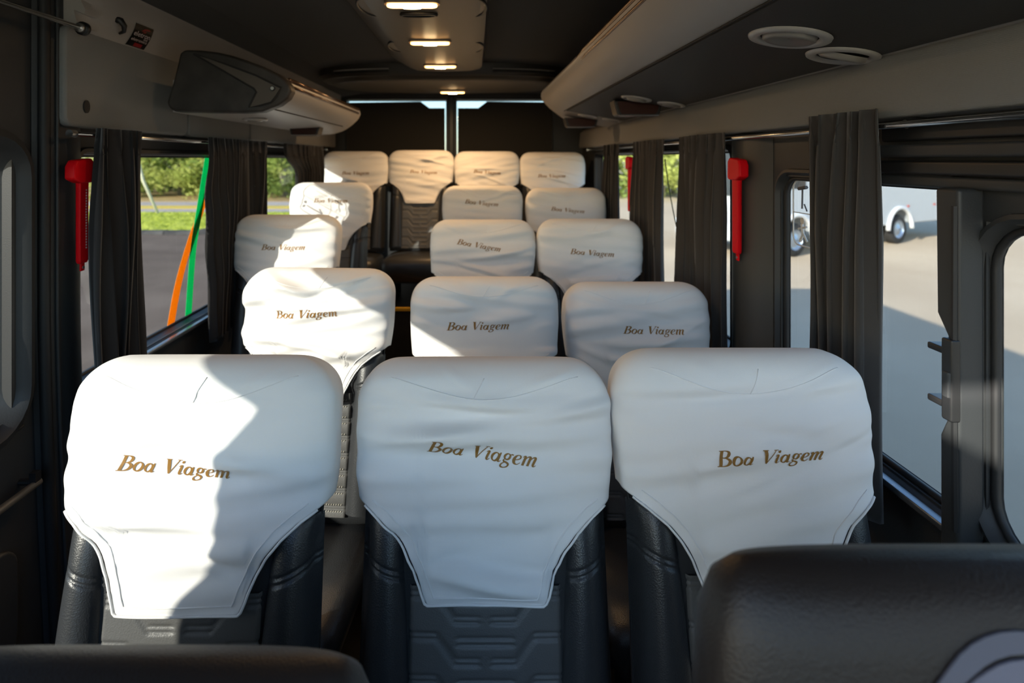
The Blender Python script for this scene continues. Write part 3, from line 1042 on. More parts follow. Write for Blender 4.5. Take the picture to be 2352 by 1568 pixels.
def word_strips(s):
    strips = []
    adv = 0.0
    for ch in s:
        st, a = GLY[ch]
        for pts in st:
            cl = len(pts) > 2
            P = catmull(pts, 5 if len(pts) < 15 else 1) if cl else catmull(pts, 8)
            L_, R_ = [], []
            for i, p in enumerate(P):
                q0, q1 = P[max(i - 1, 0)], P[min(i + 1, len(P) - 1)]
                dx, dy = q1[0] - q0[0], q1[1] - q0[1]
                l = math.hypot(dx, dy) or 1
                nx, ny = -dy / l, dx / l
                pw = p[2] * 1.12 + 0.004
                L_.append((adv + p[0] + nx * pw, p[1] + ny * pw))
                R_.append((adv + p[0] - nx * pw, p[1] - ny * pw))
            strips.append((L_, R_))
        adv += a
    sh = 0.27
    return [([(x + sh * y, y) for x, y in a], [(x + sh * y, y) for x, y in b]) for a, b in strips], adv


WORD, WADV = word_strips('Boa Viagem')
N_BOA = sum(len(GLY[c][0]) for c in 'Boa')


def make_cover(root, seed, txt, k=1.0):
    """white slip cover with print, seam and hem.  txt=(x0, drop, tilt deg, width)"""
    wf_ = Wrinkle(seed, k)
    rnd = random.Random(seed + 99)
    nr = 84
    vs_, fs = [], []
    n = len(RX)
    ends = []

    def surf(xh, th, h):
        wv, dv = sect(h, COFF)
        x, t = xh * wv, th * dv
        # gentle slack at the sides
        fr = max(0.0, min(1.0, (0.25 - th) / 0.6))
        t -= wf_(x, h) * fr
        x += 0.004 * noise.noise(Vector((h * 11, th * 2, seed))) * (abs(xh) ** 4)
        return x, t, h

    for i in range(n):
        xh, th = RX[i], RT[i]
        if th < 0.15:
            lo = low_edge(xh * 0.236)
            if th > -0.85:
                lo = min(lo, CT - 0.232)
        else:
            lo = CT - 0.235
        ends.append(lo)
        for j in range(nr + 1):
            v = j / nr
            h = CT - (CT - lo) * (v ** 1.5 * 0.6 + v * 0.4)
            if j == 0:
                h = CT - 1e-5
            vs_.append(bpos(*surf(xh, th, h)))
    for i in range(n):
        a, b = i * (nr + 1), ((i + 1) % n) * (nr + 1)
        for j in range(nr):
            fs.append((a + j, a + j + 1, b + j + 1, b + j))
    # close the ridge along the top
    fs.append(tuple(i * (nr + 1) for i in range(n)))
    cov = mk('headrest_cover', vs_, fs, M_COVER, root, smooth=True)
    md = cov.modifiers.new('thick', 'SOLIDIFY'); md.thickness = 0.0016; md.offset = -1

    def fpos(x, h, lift):
        t = front_t(x, h, COFF) - wf_(x, h) * 1.0 - lift
        return bpos(x, t, h)

    # hem: a raised line a finger's width inside the lower edge of the front
    g = G()
    for ins, r in ((0.003, 0.0022), (0.017, 0.0012)):
        pts = []
        for x in np.linspace(-0.214 + ins, 0.214 - ins, 90):
            d = low_edge(abs(x) + ins * (1 if abs(x) > 0.09 else 0.3)) + ins * 0.9
            pts.append(fpos(x, min(d, CT - 0.2), r * 0.5))
        g.tube(pts, r, 5)
    g.build('hem', M_COVER, cov, smooth=True)
    # seam of the top panel, sagging towards the middle, and the short seam over the top
    sag = rnd.uniform(0.034, 0.048)
    g = G()
    g.tube([fpos(x, CT - 0.026 - sag * (1 - (x / 0.17) ** 2) ** 1.5 * 0.9, 0.0006) for x in np.linspace(-0.169, 0.169, 40)], 0.0009, 5)
    xm = rnd.uniform(-0.03, 0.03)
    g.tube([fpos(xm + 0.02 * q, CT - 0.026 - sag * 0.9 * (1 - q), 0.0006) for q in np.linspace(0, 0.97, 8)], 0.0009, 5)
    g.build('top_seam', M_COVER, cov, smooth=True)
    # print
    x0, drop, tilt, wd = txt
    scl = wd / (WADV + 0.1)
    ct, st = math.cos(math.radians(-tilt)), math.sin(math.radians(-tilt))
    for part in (WORD[:N_BOA], WORD[N_BOA:]):
      gv, gf = [], []
      for A, B in part:
        base = len(gv)
        for a, b in zip(A, B):
            for u, v in (a, b):
                u = (u - WADV / 2) * scl
                v = (v - 0.25) * scl * 0.83
                X = x0 + u * ct - v * st
                H = CT - drop + (u * st + v * ct)
                gv.append(fpos(X, H, 0.0010))
        for i in range(len(A) - 1):
            gf.append((base + 2 * i, base + 2 * i + 1, base + 2 * i + 3, base + 2 * i + 2))
      mk('printed_word', gv, gf, M_PRINT, cov, recalc=False)
    return cov


def make_backrest_mesh():
    vs_, fs = [], []
    n = len(RXb)
    hs = list(np.linspace(0, L_BACK - 0.085, 16)) + list(L_BACK - 0.085 * np.cos(np.linspace(0.15, PI / 2 * 0.999, 10)) + 0.0)
    hs = [min(h, L_BACK - 1e-5) for h in hs]
    for h in hs:
        wv, dv = sect(h)
        for i in range(n):
            vs_.append(bpos(RXb[i] * wv, RTb[i] * dv, h))
    for j in range(len(hs) - 1):
        for i in range(n):
            k = (i + 1) % n
            fs.append((j * n + i, j * n + k, (j + 1) * n + k, (j + 1) * n + i))
    fs.append(tuple(range(n)))
    fs.append(tuple((len(hs) - 1) * n + i for i in range(n)))
    me = mk('backrest', vs_, fs, M_LEATHER)
    d = me.data
    d.polygons.foreach_set('use_smooth', [True] * len(d.polygons))
    bpy.data.objects.remove(me)
    return d


def make_bolster_mesh(s):
    vs_, fs = [], []
    nu, nv = 14, 200
    for j in range(nv + 1):
        v = j / nv
        h = 0.03 + (L_BACK - 0.24 - 0.03) * v
        inn = 0.122 + 0.022 * v ** 2
        out = 0.219 - 0.004 * v
        for i in range(nu + 1):
            u = i / nu
            x = inn + (out - inn) * u
            bul = 0.030 * (math.sin(PI * min(1, u * 1.02)) ** 0.7 if 0 < u < 1 else 0) * (1 - v ** 6) ** 0.5
            wv, dv = sect(h)
            t = front_t(min(x, wv * 0.999), h) - bul + (0.006 if u in (0, 1) else 0)
            if u == 1: t = -0.01
            # two stitched creases running diagonally near the top
            for off_ in (0.0, 0.009):
                q = (h - (L_BACK - 0.315 - off_) - 0.35 * (x - 0.17)) / 0.0026
                t += 0.0042 * math.exp(-q * q) * (0 < u < 1)
            vs_.append(bpos(s * x, t, h))
    for j in range(nv):
        for i in range(nu):
            a = j * (nu + 1) + i
            fs.append((a, a + 1, a + nu + 2, a + nu + 1))
    o = mk('side_bolster', vs_, fs, M_LEATHER, smooth=True)
    d = o.data
    bpy.data.objects.remove(o)
    return d


def make_panel_mesh(style):
    segs = []
    if style == 'rib':
        for k in range(10):
            hh = 0.04 + 0.047 * k
            segs.append((-0.13, hh, 0.13, hh))
            segs.append((-0.13, hh + 0.008, 0.13, hh + 0.008))
    else:
        for k in range(6):
            hh = 0.325 - 0.062 * k
            for s in (-1, 1):
                a = [(s * 0.012, hh - 0.018), (s * 0.05, hh - 0.018), (s * 0.082, hh + 0.020), (s * 0.13, hh + 0.020)]
                for p, q in zip(a, a[1:]):
                    segs.append((*p, *q)); segs.append((p[0], p[1] - 0.008, q[0], q[1] - 0.008))
                segs.append((s * 0.0, hh + 0.013, s * 0.045, hh + 0.013))
                segs.append((s * 0.0, hh + 0.003, s * 0.045, hh + 0.003))
    nu, nv = 64, 150
    xs = np.linspace(-0.128, 0.128, nu)
    hs = np.linspace(0.02, L_BACK - 0.345, nv)
    XX, HH = np.meshgrid(xs, hs)
    D = np.full(XX.shape, 9.0)
    for x0, h0, x1, h1 in segs:
        dx, dh = x1 - x0, h1 - h0
        l2 = dx * dx + dh * dh + 1e-12
        t = np.clip(((XX - x0) * dx + (HH - h0) * dh) / l2, 0, 1)
        D = np.minimum(D, np.hypot(XX - x0 - t * dx, HH - h0 - t * dh))
    gro = 0.0035 * np.exp(-(D / 0.0028) ** 2)
    if style == 'rib':
        gro -= 0.004 * np.abs(np.sin(PI * (HH - 0.044) / 0.047))
    vs_, fs = [], []
    for j in range(nv):
        for i in range(nu):
            x, h = xs[i], hs[j]
            e = 0.006 if i in (0, nu - 1) else 0
            vs_.append(bpos(x, front_t(x, h) - 0.006 + gro[j, i] + e, h))
    for j in range(nv - 1):
        for i in range(nu - 1):
            a = j * nu + i
            fs.append((a, a + 1, a + nu + 1, a + nu))
    o = mk('centre_panel', vs_, fs, M_PANEL, smooth=True)
    d = o.data
    bpy.data.objects.remove(o)
    return d


def piping_mesh(sd):
    for s in (sd,):
        g = G()
        g.tube([bpos(s * (0.2145 + 0.006 * math.exp(-((h - 0.60) / 0.10) ** 2) - 0.008 * math.exp(-((h - 0.40) / 0.10) ** 2)), -0.012, h) for h in np.linspace(0.02, L_BACK - 0.2, 20)], 0.003, 6)
    o = g.build('piping', M_SEAM, smooth=True)
    d = o.data
    bpy.data.objects.remove(o)
    return d


def cushion_mesh():
    secs = []
    for y, s_, dz in ((-0.455, 0.80, -0.03), (-0.45, 0.90, -0.012), (-0.42, 1, 0), (-0.20, 1, -0.012), (0.0, 1, -0.02), (0.03, 0.97, -0.03)):
        ring = []
        for k in range(24):
            a = 2 * PI * k / 24
            cx, sz_ = math.cos(a), math.sin(a)
            ring.append((0.215 * s_ * math.copysign(abs(cx) ** 0.5, cx), y, 0.40 + dz + 0.065 * s_ * math.copysign(abs(sz_) ** 0.5, sz_)))
        secs.append(ring)
    o = G().loft(secs).build('seat_cushion', M_LEATHER, smooth=True)
    d = o.data
    bpy.data.objects.remove(o)
    return d


ME_BACK = make_backrest_mesh()
ME_BOL = {s: make_bolster_mesh(s) for s in (-1, 1)}
ME_PAN = {'circuit': make_panel_mesh('circuit'), 'rib': make_panel_mesh('rib')}
ME_PIPE = {s: piping_mesh(s) for s in (-1, 1)}
ME_CUSH = cushion_mesh()


def seat(X, Yface, top, floor_z, seed, txt, label, style='circuit', k=1.0, yaw=0.0, stitch=False):
    z = CAMZ + top - (TOPZ + COFF * CR + 0.008)
    root = empty('passenger_seat', (X, Yface - (0.50 * SR - 0.055), z), (0, 0, math.radians(yaw)))
    link('backrest', ME_BACK, None, root)
    for s in (-1, 1):
        link('side_bolster', ME_BOL[s], None, root)
    cp = link('centre_panel', ME_PAN[style], None, root)
    if stitch:
        g = G()
        for r_ in range(0, 7):
            for dd in (-0.005, 0.013):
                hh = 0.04 + 0.047 * r_ + dd
                for q in range(34):
                    x = -0.118 + q * 0.007
                    t = front_t(x, hh) - 0.0095
                    g.tube([bpos(x, t, hh - 0.0015), bpos(x + 0.0022, t, hh + 0.0025)], 0.0009, 4)
        g.build('stitching', M_THREAD, cp)
    for s in (-1, 1):
        link('piping', ME_PIPE[s], None, root)
    cu = link('seat_cushion', ME_CUSH, None, root)
    cs = 0.60 if Yface < 1.2 else 0.95
    cu.scale = (1, cs, 1)
    lo = floor_z - z
    o = G().box(-0.19, 0.19, -0.36 * cs, 0.0, 0.29, 0.335).build('seat_frame', M_METAL, root)
    for sx_ in (-1, 1):
        g = G()
        if lo < 0.28:
            g.box(sx_ * 0.15 - 0.02, sx_ * 0.15 + 0.02, -0.33 * cs, -0.03, lo, 0.29)
        else:
            g.box(sx_ * 0.15 - 0.02, sx_ * 0.15 + 0.02, -0.33 * cs, -0.03, 0.27, 0.29)
        g.build('leg', M_METAL, root)
    make_cover(root, seed, txt, k)
    tag(root, label, 'seat', 'white-covered passenger seats')
    return root


TW = 0.196
SEATS = [
    # X, Yface, top(rel. camera), floor, text(x0, drop, tilt, width), label, style
    (-0.475, 0.93, -0.352, 0.0, (-0.028, 0.172, 4.0, TW), 'covered seat front row left, cover split into sunlit and shaded halves', 'circuit', 1.5, 0),
    (0.018, 0.97, -0.370, 0.0, (-0.005, 0.150, 8.0, TW), 'covered seat front row middle, wholly shaded with its lettering slanting down', 'circuit', 2.0, 0),
    (0.488, 0.97, -0.353, 0.0, (0.025, 0.172, -2.0, TW), 'covered seat front row right, beside the big window and curtain', 'circuit', 1.0, 0),
    (-0.492, 1.68, -0.338, 0.0, (-0.018, 0.138, -3.0, TW), 'brightly sunlit covered seat second row left, with deep folds', 'rib', 2.8, -4),
    (0.030, 1.70, -0.370, 0.0, (-0.020, 0.150, -1.0, TW), 'covered seat second row middle, sunlit at its lower left corner', 'circuit', 2.2, 0),
    (0.523, 1.75, -0.398, 0.0, (0.040, 0.150, 1.0, TW), 'covered seat second row right, dull grey shade, beside the dark curtain', 'circuit', 1.5, 0),
    (-0.832, 2.42, -0.243, 0.12, (0.000, 0.150, 0.0, TW), 'covered seat third row left, blue shade with wavy sunlit right edge', 'circuit', 1.2, 0),
    (0.036, 2.42, -0.265, 0.12, (-0.018, 0.120, 10.0, TW), 'covered seat third row middle, steeply slanted lettering', 'circuit', 1.5, 0),
    (0.512, 2.42, -0.262, 0.12, (0.000, 0.155, 4.0, TW), 'covered seat third row right, low centred lettering', 'circuit', 1.2, 0),
    (-0.822, 3.13, -0.128, 0.22, (0.010, 0.115, 1.0, TW), 'blazing sunlit seat fourth row left with window drawing shadow on cover', 'circuit', 1.0, 0),
    (0.045, 3.18, -0.150, 0.22, (-0.005, 0.110, 5.0, TW), 'covered seat fourth row middle, before the back bench', 'circuit', 1.7, 0),
    (0.535, 3.20, -0.163, 0.22, (0.000, 0.140, 5.0, TW), 'covered seat fourth row right, bluish top edge near window', 'circuit', 0.9, 0),
    (-0.848, 3.92, 0.062, 0.58, (0.010, 0.170, 0.0, TW), 'back row seat leftmost of four, partly behind the sunlit seat', 'circuit', 1.4, 0),
    (-0.380, 3.92, 0.070, 0.58, (0.020, 0.170, 3.0, TW), 'back row seat second from left, orange lamp glow, full cover visible', 'circuit', 1.4, 0),
    (0.088, 3.92, 0.062, 0.58, (0.000, 0.165, 4.0, TW), 'back row seat third from left, orange lamp glow on top', 'circuit', 1.2, 0),
    (0.556, 3.92, 0.056, 0.58, (-0.015, 0.185, 1.0, TW), 'back row seat rightmost of four, dim beside the right windows', 'circuit', 1.5, 0),
]
for i, (X, Y, top, fz, txt, lab, sty, k, yw) in enumerate(SEATS):
    seat(X, Y, top, fz, 11 + i * 7, txt, lab, sty, k, yw, stitch=(i == 3))


# ---------------------------------------------------------------- uncovered front seats (blurred foreground)
def front_seat(X, Y, top, hw, label, emblem=False):
    zb = CAMZ + top
    root = empty('front_seat', (X, Y, 0))
    secs = []
    for h, s_, dd in ((0.55, 1.0, 1.0), (0.75, 1.0, 1.0), (0.9, 0.99, 1.0), (0.955, 0.965, 0.92), (0.982, 0.92, 0.72), (0.995, 0.86, 0.45), (1.0, 0.80, 0.12)):
        z = zb * h
        ring = []
        for k in range(48):
            a = 2 * PI * k / 48
            cx, sy_ = math.cos(a), math.sin(a)
            ring.append((hw * s_ * math.copysign(abs(cx) ** 0.5, cx), 0.055 * dd * math.copysign(abs(sy_) ** 0.6, sy_) + (z - 0.6) * 0.10, z))
        secs.append(ring)
    G().loft(secs).build('backrest', M_BROWN, root, smooth=True)
    for s in (-1, 1):
        G().tube([(s * hw * 0.93, -0.045 + (z - 0.6) * 0.10, z) for z in np.linspace(zb * 0.56, zb * 0.93, 8)], 0.004, 6).build('piping', M_SEAM, root)
    o = G().box(-hw, hw, -0.5, 0.02, 0.36, 0.5).build('seat_cushion', M_BROWN, root); bevel(o, 0.04, 4)
    o = G().box(-hw * 0.85, hw * 0.85, -0.42, -0.02, 0.0, 0.37).build('seat_base', M_METAL, root)
    o = G().box(-hw * 0.98, hw * 0.98, -0.05, 0.05, 0.42, 0.62 * zb).build('lower_back', M_BROWN, root); bevel(o, 0.03, 3)
    if emblem:
        ez = CAMZ - 0.486
        ex = 0.440 - X

        def ey(z):
            return (z - 0.6) * 0.10 - 0.0012 - 0.0556 * interp(z / zb, [0.9, 0.955, 0.982, 0.995], [1.0, 0.92, 0.72, 0.45])
        for r0, r1, nm in ((0.090, 0.103, 'emblem_outer_ring'), (0.068, 0.0865, 'emblem_ring'), (0.0, 0.060, 'emblem_disc')):
            secs = []
            for r_, dy in ((max(r0, 0.0005), 0), (max(r0, 0.0005), -0.002), (r1, -0.002), (r1, 0)):
                secs.append([(ex + r_ * math.cos(2 * PI * k / 48), ey(ez + r_ * math.sin(2 * PI * k / 48)) + dy, ez + r_ * math.sin(2 * PI * k / 48)) for k in range(48)])
            G().loft(secs, caps=False).build(nm, mat(nm.replace('_', ' ') + ' thread', {'emblem_outer_ring': (0.085, 0.09, 0.125), 'emblem_ring': (0.12, 0.125, 0.175), 'emblem_disc': (0.21, 0.215, 0.29)}[nm], 0.7), root, smooth=False)
    tag(root, label, 'seat')
    return root


front_seat(-0.335, 0.50, -0.488, 0.245, 'uncovered dark brown seat top blurred along the bottom left edge')
front_seat(0.455, 0.445, -0.356, 0.262, 'uncovered dark leather seat blurred at bottom right with pale round emblem', True)

# ================================================================== STICKERS AND DECALS
# maker's sticker on the roll : a black square, red swoosh, white lettering
p0, p1, p2, p3 = px(309, 107, 1.70), px(318, 52, 1.70), px(357, 66, 1.70), px(349, 118, 1.70)


def on_roll(Y, t, lift):
    X = -1.10 + 0.055 * t
    Z = 1.832 + 0.165 * t ** 0.9
    bul = math.sin(PI * t) * 0.022 + lift
    return (X + bul * 0.85, Y, Z - bul * 0.5)


def patch(poly, lift, nsub=6):
    """polygon in (u along Y 0..1, v up 0..1) draped on the roll"""
    return [on_roll(1.725 + 0.095 * u, 0.14 + 0.46 * v, lift) for u, v in poly]


sk = empty('maker_sticker', on_roll(1.77, 0.14, 0))
inv = sk.location


def stick(name, polys, lift, m, parent):
    g = G()
    for pl in polys:
        n = len(pl)
        top = [Vector(q) - inv for q in patch(pl, lift)]
        g.add(top, [tuple(range(n))])
    return g.build(name, m, parent)


rows = 7
bgp = [[(0, j / rows), (1, j / rows), (1, (j + 1) / rows), (0, (j + 1) / rows)] for j in range(rows)]
base = stick('sticker_base', bgp, 0.0012, mat('sticker black', (0.008, 0.007, 0.007), 0.25), sk)
stick('red_block', [[(0.35, 0.05), (0.78, 0.05), (0.78, 0.2), (0.35, 0.2)]], 0.0018, mat('sticker red', (0.30, 0.01, 0.015), 0.35), sk)
stick('red_swoosh', [[(0.38, 0.72), (0.50, 0.84), (0.66, 0.88), (0.64, 0.84), (0.54, 0.79), (0.50, 0.73)], [(0.50, 0.73), (0.62, 0.80), (0.72, 0.80), (0.88, 0.84), (0.74, 0.89), (0.64, 0.86)], [(0.46, 0.66), (0.62, 0.70), (0.66, 0.76), (0.54, 0.72)]], 0.0018, MATS['sticker red'], sk)
M_WHITE = mat('white ink', (0.7, 0.6, 0.6), 0.6)
stick('sticker_border', [[(0.0, 0.97), (1, 0.97), (1, 1.0), (0, 1.0)], [(0, 0), (1, 0), (1, 0.02), (0, 0.02)]], 0.0018, mat('sticker edge', (0.35, 0.33, 0.30), 0.4), sk)
for txt, u0, v0, size in (('eletron', 0.06, 0.48, 0.30), ('ind.', 0.66, 0.385, 0.15), ('eletronica', 0.06, 0.27, 0.175)):
    tv, tf = text_geo(txt, size)
    mx = max(v[0] for v in tv)
    wid = {'eletron': 0.88, 'ind.': 0.24, 'eletronica': 0.86}[txt]
    g = G().add([Vector(on_roll(1.725 + 0.095 * (u0 + v[0] / mx * wid), 0.14 + 0.46 * (v0 + v[1]), 0.0022)) - inv for v in tv], tf)
    g.build('sticker_lettering', M_WHITE, sk, recalc=False)
tag(sk, 'small black square maker sticker with red swoosh on the vinyl roll', 'sticker')

# emergency exit decals on window glass
M_DECAL = mat('white window print', (0.62, 0.62, 0.60), 0.6)
M_DECALD = mat('grey window print', (0.10, 0.10, 0.11), 0.6)


def decal(xg, side, yc, zc, w_, h_, label, text_lines):
    """drawn facing the cabin; u runs to the viewer's right when facing the wall"""
    root = empty('emergency_decal', (xg, yc, zc))
    su = -1 if side > 0 else 1         # facing +x, right hand is -y

    def P(u, v):
        return (0, su * u, v)

    def line(pts, r=0.0016):
        return G().tube([P(*q) for q in pts], r, 5)

    lp = rrect(-w_ / 2, w_ / 2, -h_ / 2, h_ / 2, 0.025, 6)
    G().tube([P(*q) for q in lp], 0.0022, 5, closed=True).build('decal_border', M_DECAL, root)
    uc = -w_ / 2 + w_ * 0.36
    g = G()
    g.tube([P(uc, -h_ / 2), P(uc, h_ / 2)], 0.0014, 5)
    g.tube([P(-w_ / 2, 0.0), P(w_ / 2, 0.0)], 0.0014, 5)
    g.build('decal_divider', M_DECAL, root)
    # hammer pictogram
    a = -w_ / 2 + w_ * 0.16
    g = G()
    g.tube([P(a, 0.012), P(a + 0.002, h_ * 0.40)], 0.0024, 5)
    g.tube([P(a - 0.014, h_ * 0.37), P(a + 0.02, h_ * 0.40)], 0.005, 6)
    g.tube([P(a + 0.010, h_ * 0.14), P(a + 0.022, h_ * 0.04)], 0.002, 5)
    g.build('hammer_pictogram', M_DECALD, root)
    # figure pictogram
    g = G()
    g.disc(P(a, -h_ * 0.12), (0, 0.009, 0), (0, 0, 0.009), 14, hv=(0.001, 0, 0))
    g.tube([P(a, -h_ * 0.17), P(a + 0.004, -h_ * 0.32), P(a - 0.01, -h_ * 0.44)], 0.004, 5)
    g.tube([P(a + 0.004, -h_ * 0.30), P(a + 0.022, -h_ * 0.42)], 0.003, 5)
    g.tube([P(a - 0.016, -h_ * 0.25), P(a + 0.02, -h_ * 0.20)], 0.003, 5)
    g.build('figure_pictogram', M_DECAL, root)
    # arrow
    b0, b1 = uc + 0.03, w_ / 2 - 0.03
    g = G()
    g.tube([P(b0, -h_ * 0.27), P(b1, -h_ * 0.27)], 0.003, 5)
    g.tube([P(b0 + 0.022, -h_ * 0.16), P(b0, -h_ * 0.27), P(b0 + 0.022, -h_ * 0.38)], 0.003, 5)
    g.tube([P(b1 + 0.012, -h_ * 0.15), P(b1 + 0.012, -h_ * 0.22)], 0.006, 5)
    g.tube([P(b1 + 0.012, -h_ * 0.30), P(b1 + 0.012, -h_ * 0.37)], 0.006, 5)
    g.build('arrow_mark', M_DECAL, root)
    for i, s in enumerate(text_lines):
        tv, tf = text_geo(s, 0.0135)
        tw = max(v[0] for v in tv)
        um = (uc + w_ / 2) / 2 if True else 0
        u0 = uc + 0.008
        g = G().add([P(u0 + v[0], h_ * 0.40 - 0.009 - i * 0.0165 + v[1]) for v in tv], tf)
        o = g.build('decal_lettering', M_DECALD, root, recalc=False)
    tag(root, label, 'window decal', 'emergency exit decals on the glass')
    return root


decal(XR + 0.017, 1, 1.405, 1.355, 0.25, 0.175, 'white line emergency exit decal with lettering on the big right window', ['EMERGENCIA', 'RETIRE A', 'SOB O M', 'PARA QU', 'O VI'])
decal(XL - 0.050, -1, 2.825, 1.415, 0.235, 0.170, 'emergency exit decal on the rear left window above sunlit seat', ['EMERGENCIA', 'RETIRE A', 'SOB O M', 'PARA QU', 'O VI'])


# coloured stripes on the outside of the side glass
def stripe(xg, pts, wds, m, label):
    root = empty('window_stripe', (xg, pts[0][0], pts[0][1]))
    ya, za = pts[0]
    P = catmull([(*p, w_) for p, w_ in zip(pts, wds)], 6)
    v = []
    for y, z, w_ in P:
        for dx in (0, 0.0012):
            v += [(dx, y - ya - w_ / 2, z - za), (dx, y - ya + w_ / 2, z - za)]
    f = []
    for i in range(len(P) - 1):
        a, b = i * 4, i * 4 + 4
        f += [(a, a + 1, b + 1, b), (a + 2, a + 3, b + 3, b + 2), (a, a + 2, b + 2, b), (a + 1, a + 3, b + 3, b + 1)]
    f += [(0, 1, 3, 2), tuple(len(P) * 4 - 4 + k for k in (0, 1, 3, 2))]
    mk('stripe_film', v, f, m, root)
    tag(root, label, 'window stripe')
    return root


def film(name, col):
    m = bpy.data.materials.new(name)
    m.use_nodes = True
    n = m.node_tree
    b = n.nodes['Principled BSDF']
    b.inputs['Base Color'].default_value = (*col, 1)
    b.inputs['Roughness'].default_value = 0.5
    tr = n.nodes.new('ShaderNodeBsdfTranslucent')
    tr.inputs['Color'].default_value = (*col, 1)
    mx = n.nodes.new('ShaderNodeMixShader')
    mx.inputs[0].default_value = 0.6
    n.links.new(b.outputs[0], mx.inputs[1]); n.links.new(tr.outputs[0], mx.inputs[2])
    n.links.new(mx.outputs[0], n.nodes['Material Output'].inputs[0])
    return m


M_GREEN = film('green vinyl film', (0.0, 0.72, 0.33))
M_ORANGE = film('orange vinyl film', (1.0, 0.46, 0.02))
M_DGREEN = film('dark green vinyl film', (0.0, 0.10, 0.05))
XG = XL - 0.060


def yz(x, y, xg):
    Y = xg * F_PX / (x - VPX)
    return (Y, CAMZ - (y - VPY) / F_PX * Y)


stripe(XG, [yz(*q, XG) for q in ((479, 352), (460, 470), (443, 580), (431, 745))], [0.058, 0.056, 0.050, 0.052], M_GREEN, 'bright green stripe crossing the left side window')
stripe(XG - 0.004, [yz(*q, XG) for q in ((486, 385), (468, 470), (440, 550), (412, 650), (391, 765))], [0.052, 0.054, 0.052, 0.054, 0.054], M_ORANGE, 'orange stripe crossing the green one on left side window')
XGR = XR + 0.060
stripe(XGR, [yz(*q, XGR) for q in ((1527, 365), (1536, 430), (1547, 490), (1562, 560))], [0.012, 0.012, 0.012, 0.012], M_DGREEN, 'dark green stripe on the right window between two curtains')

# ================================================================== OUTSIDE
def ground_mat(name, c0, c1, scale, rough=0.95, det=8):
    m = bpy.data.materials.new(name)
    m.use_nodes = True
    n = m.node_tree
    b = n.nodes['Principled BSDF']
    b.inputs['Roughness'].default_value = rough
    b.inputs['Specular IOR Level'].default_value = 0.1
    tc = n.nodes.new('ShaderNodeTexCoord')
    t = n.nodes.new('ShaderNodeTexNoise'); t.inputs['Scale'].default_value = scale; t.inputs['Detail'].default_value = det
    r = n.nodes.new('ShaderNodeValToRGB')
    r.color_ramp.elements[0].position = 0.35; r.color_ramp.elements[0].color = (*c0, 1)
    r.color_ramp.elements[1].position = 0.68; r.color_ramp.elements[1].color = (*c1, 1)
    n.links.new(tc.outputs['Object'], t.inputs['Vector'])
    n.links.new(t.outputs['Fac'], r.inputs['Fac'])
    n.links.new(r.outputs['Color'], b.inputs['Base Color'])
    return m


M_TAN = ground_mat('dusty pale yard', (0.49, 0.395, 0.285), (0.58, 0.48, 0.355), 0.35)
M_ASPH = ground_mat('brown grey asphalt', (0.14, 0.108, 0.088), (0.20, 0.158, 0.13), 0.8)
M_GRASS = ground_mat('short grass', (0.38, 0.45, 0.055), (0.56, 0.60, 0.11), 1.5)
M_ROAD = ground_mat('far road', (0.42, 0.38, 0.36), (0.50, 0.46, 0.44), 0.5)
M_DRY = ground_mat('dry verge', (0.38, 0.25, 0.12), (0.46, 0.34, 0.16), 0.6)
M_YEL = ground_mat('yellow verge', (0.68, 0.50, 0.10), (0.74, 0.57, 0.15), 0.6)
M_CURB = ground_mat('dark kerb stone', (0.05, 0.05, 0.055), (0.12, 0.12, 0.12), 2.0)


def slab(name, x0, x1, y0, y1, z, m, label, cat):
    o = G().box(x0, x1, y0, y1, z - 0.3, z).build(name, m)
    tag(o, label, cat, kind='structure')
    return o


slab('ground_yard', -2.0, 70, -40, 120, GZ, M_TAN, 'pale dusty yard on the right of the van', 'ground')
slab('ground_asphalt', -90, -2.0, -40, 15.8, GZ, M_ASPH, 'brown grey asphalt on the left of the van', 'ground')
slab('ground_lawn', -90, -2.0, 16.1, 22.0, GZ + 0.06, M_GRASS, 'sunlit lawn strip beyond the asphalt', 'lawn')
slab('ground_road', -90, -2.0, 22.0, 24.0, GZ, M_ROAD, 'pale road beyond the lawn', 'road')
slab('ground_verge', -90, -2.0, 24.0, 25.6, GZ + 0.01, M_YEL, 'yellow painted verge beyond the pale road', 'verge')
slab('ground_far_road', -90, -2.0, 25.6, 28.0, GZ, M_ROAD, 'far road lane before the trees', 'road')
slab('ground_soil', -90, -2.0, 28.0, 120, GZ + 0.02, M_DRY, 'dry reddish soil under the trees', 'ground')
kerb = slab('ground_kerb', -90, -2.0, 15.8, 16.1, GZ - 0.02, M_CURB, 'dark kerb line between asphalt and lawn', 'kerb')
rnd = random.Random(5)
kme = [G().box(0, 0.9, 0, 0.3, 0, h).build('kerb_stone', M_CURB).data for h in (0.13, 0.17, 0.21)]
for o in [o for o in bpy.data.objects if o.name.startswith('kerb_stone')]:
    bpy.data.objects.remove(o)
for k in range(14):
    o = link('kerb_stone', kme[rnd.randrange(3)], None, kerb)
    o.location = (-14.5 + k * 0.95, 15.79 + rnd.uniform(-0.04, 0.04), GZ - 0.03)

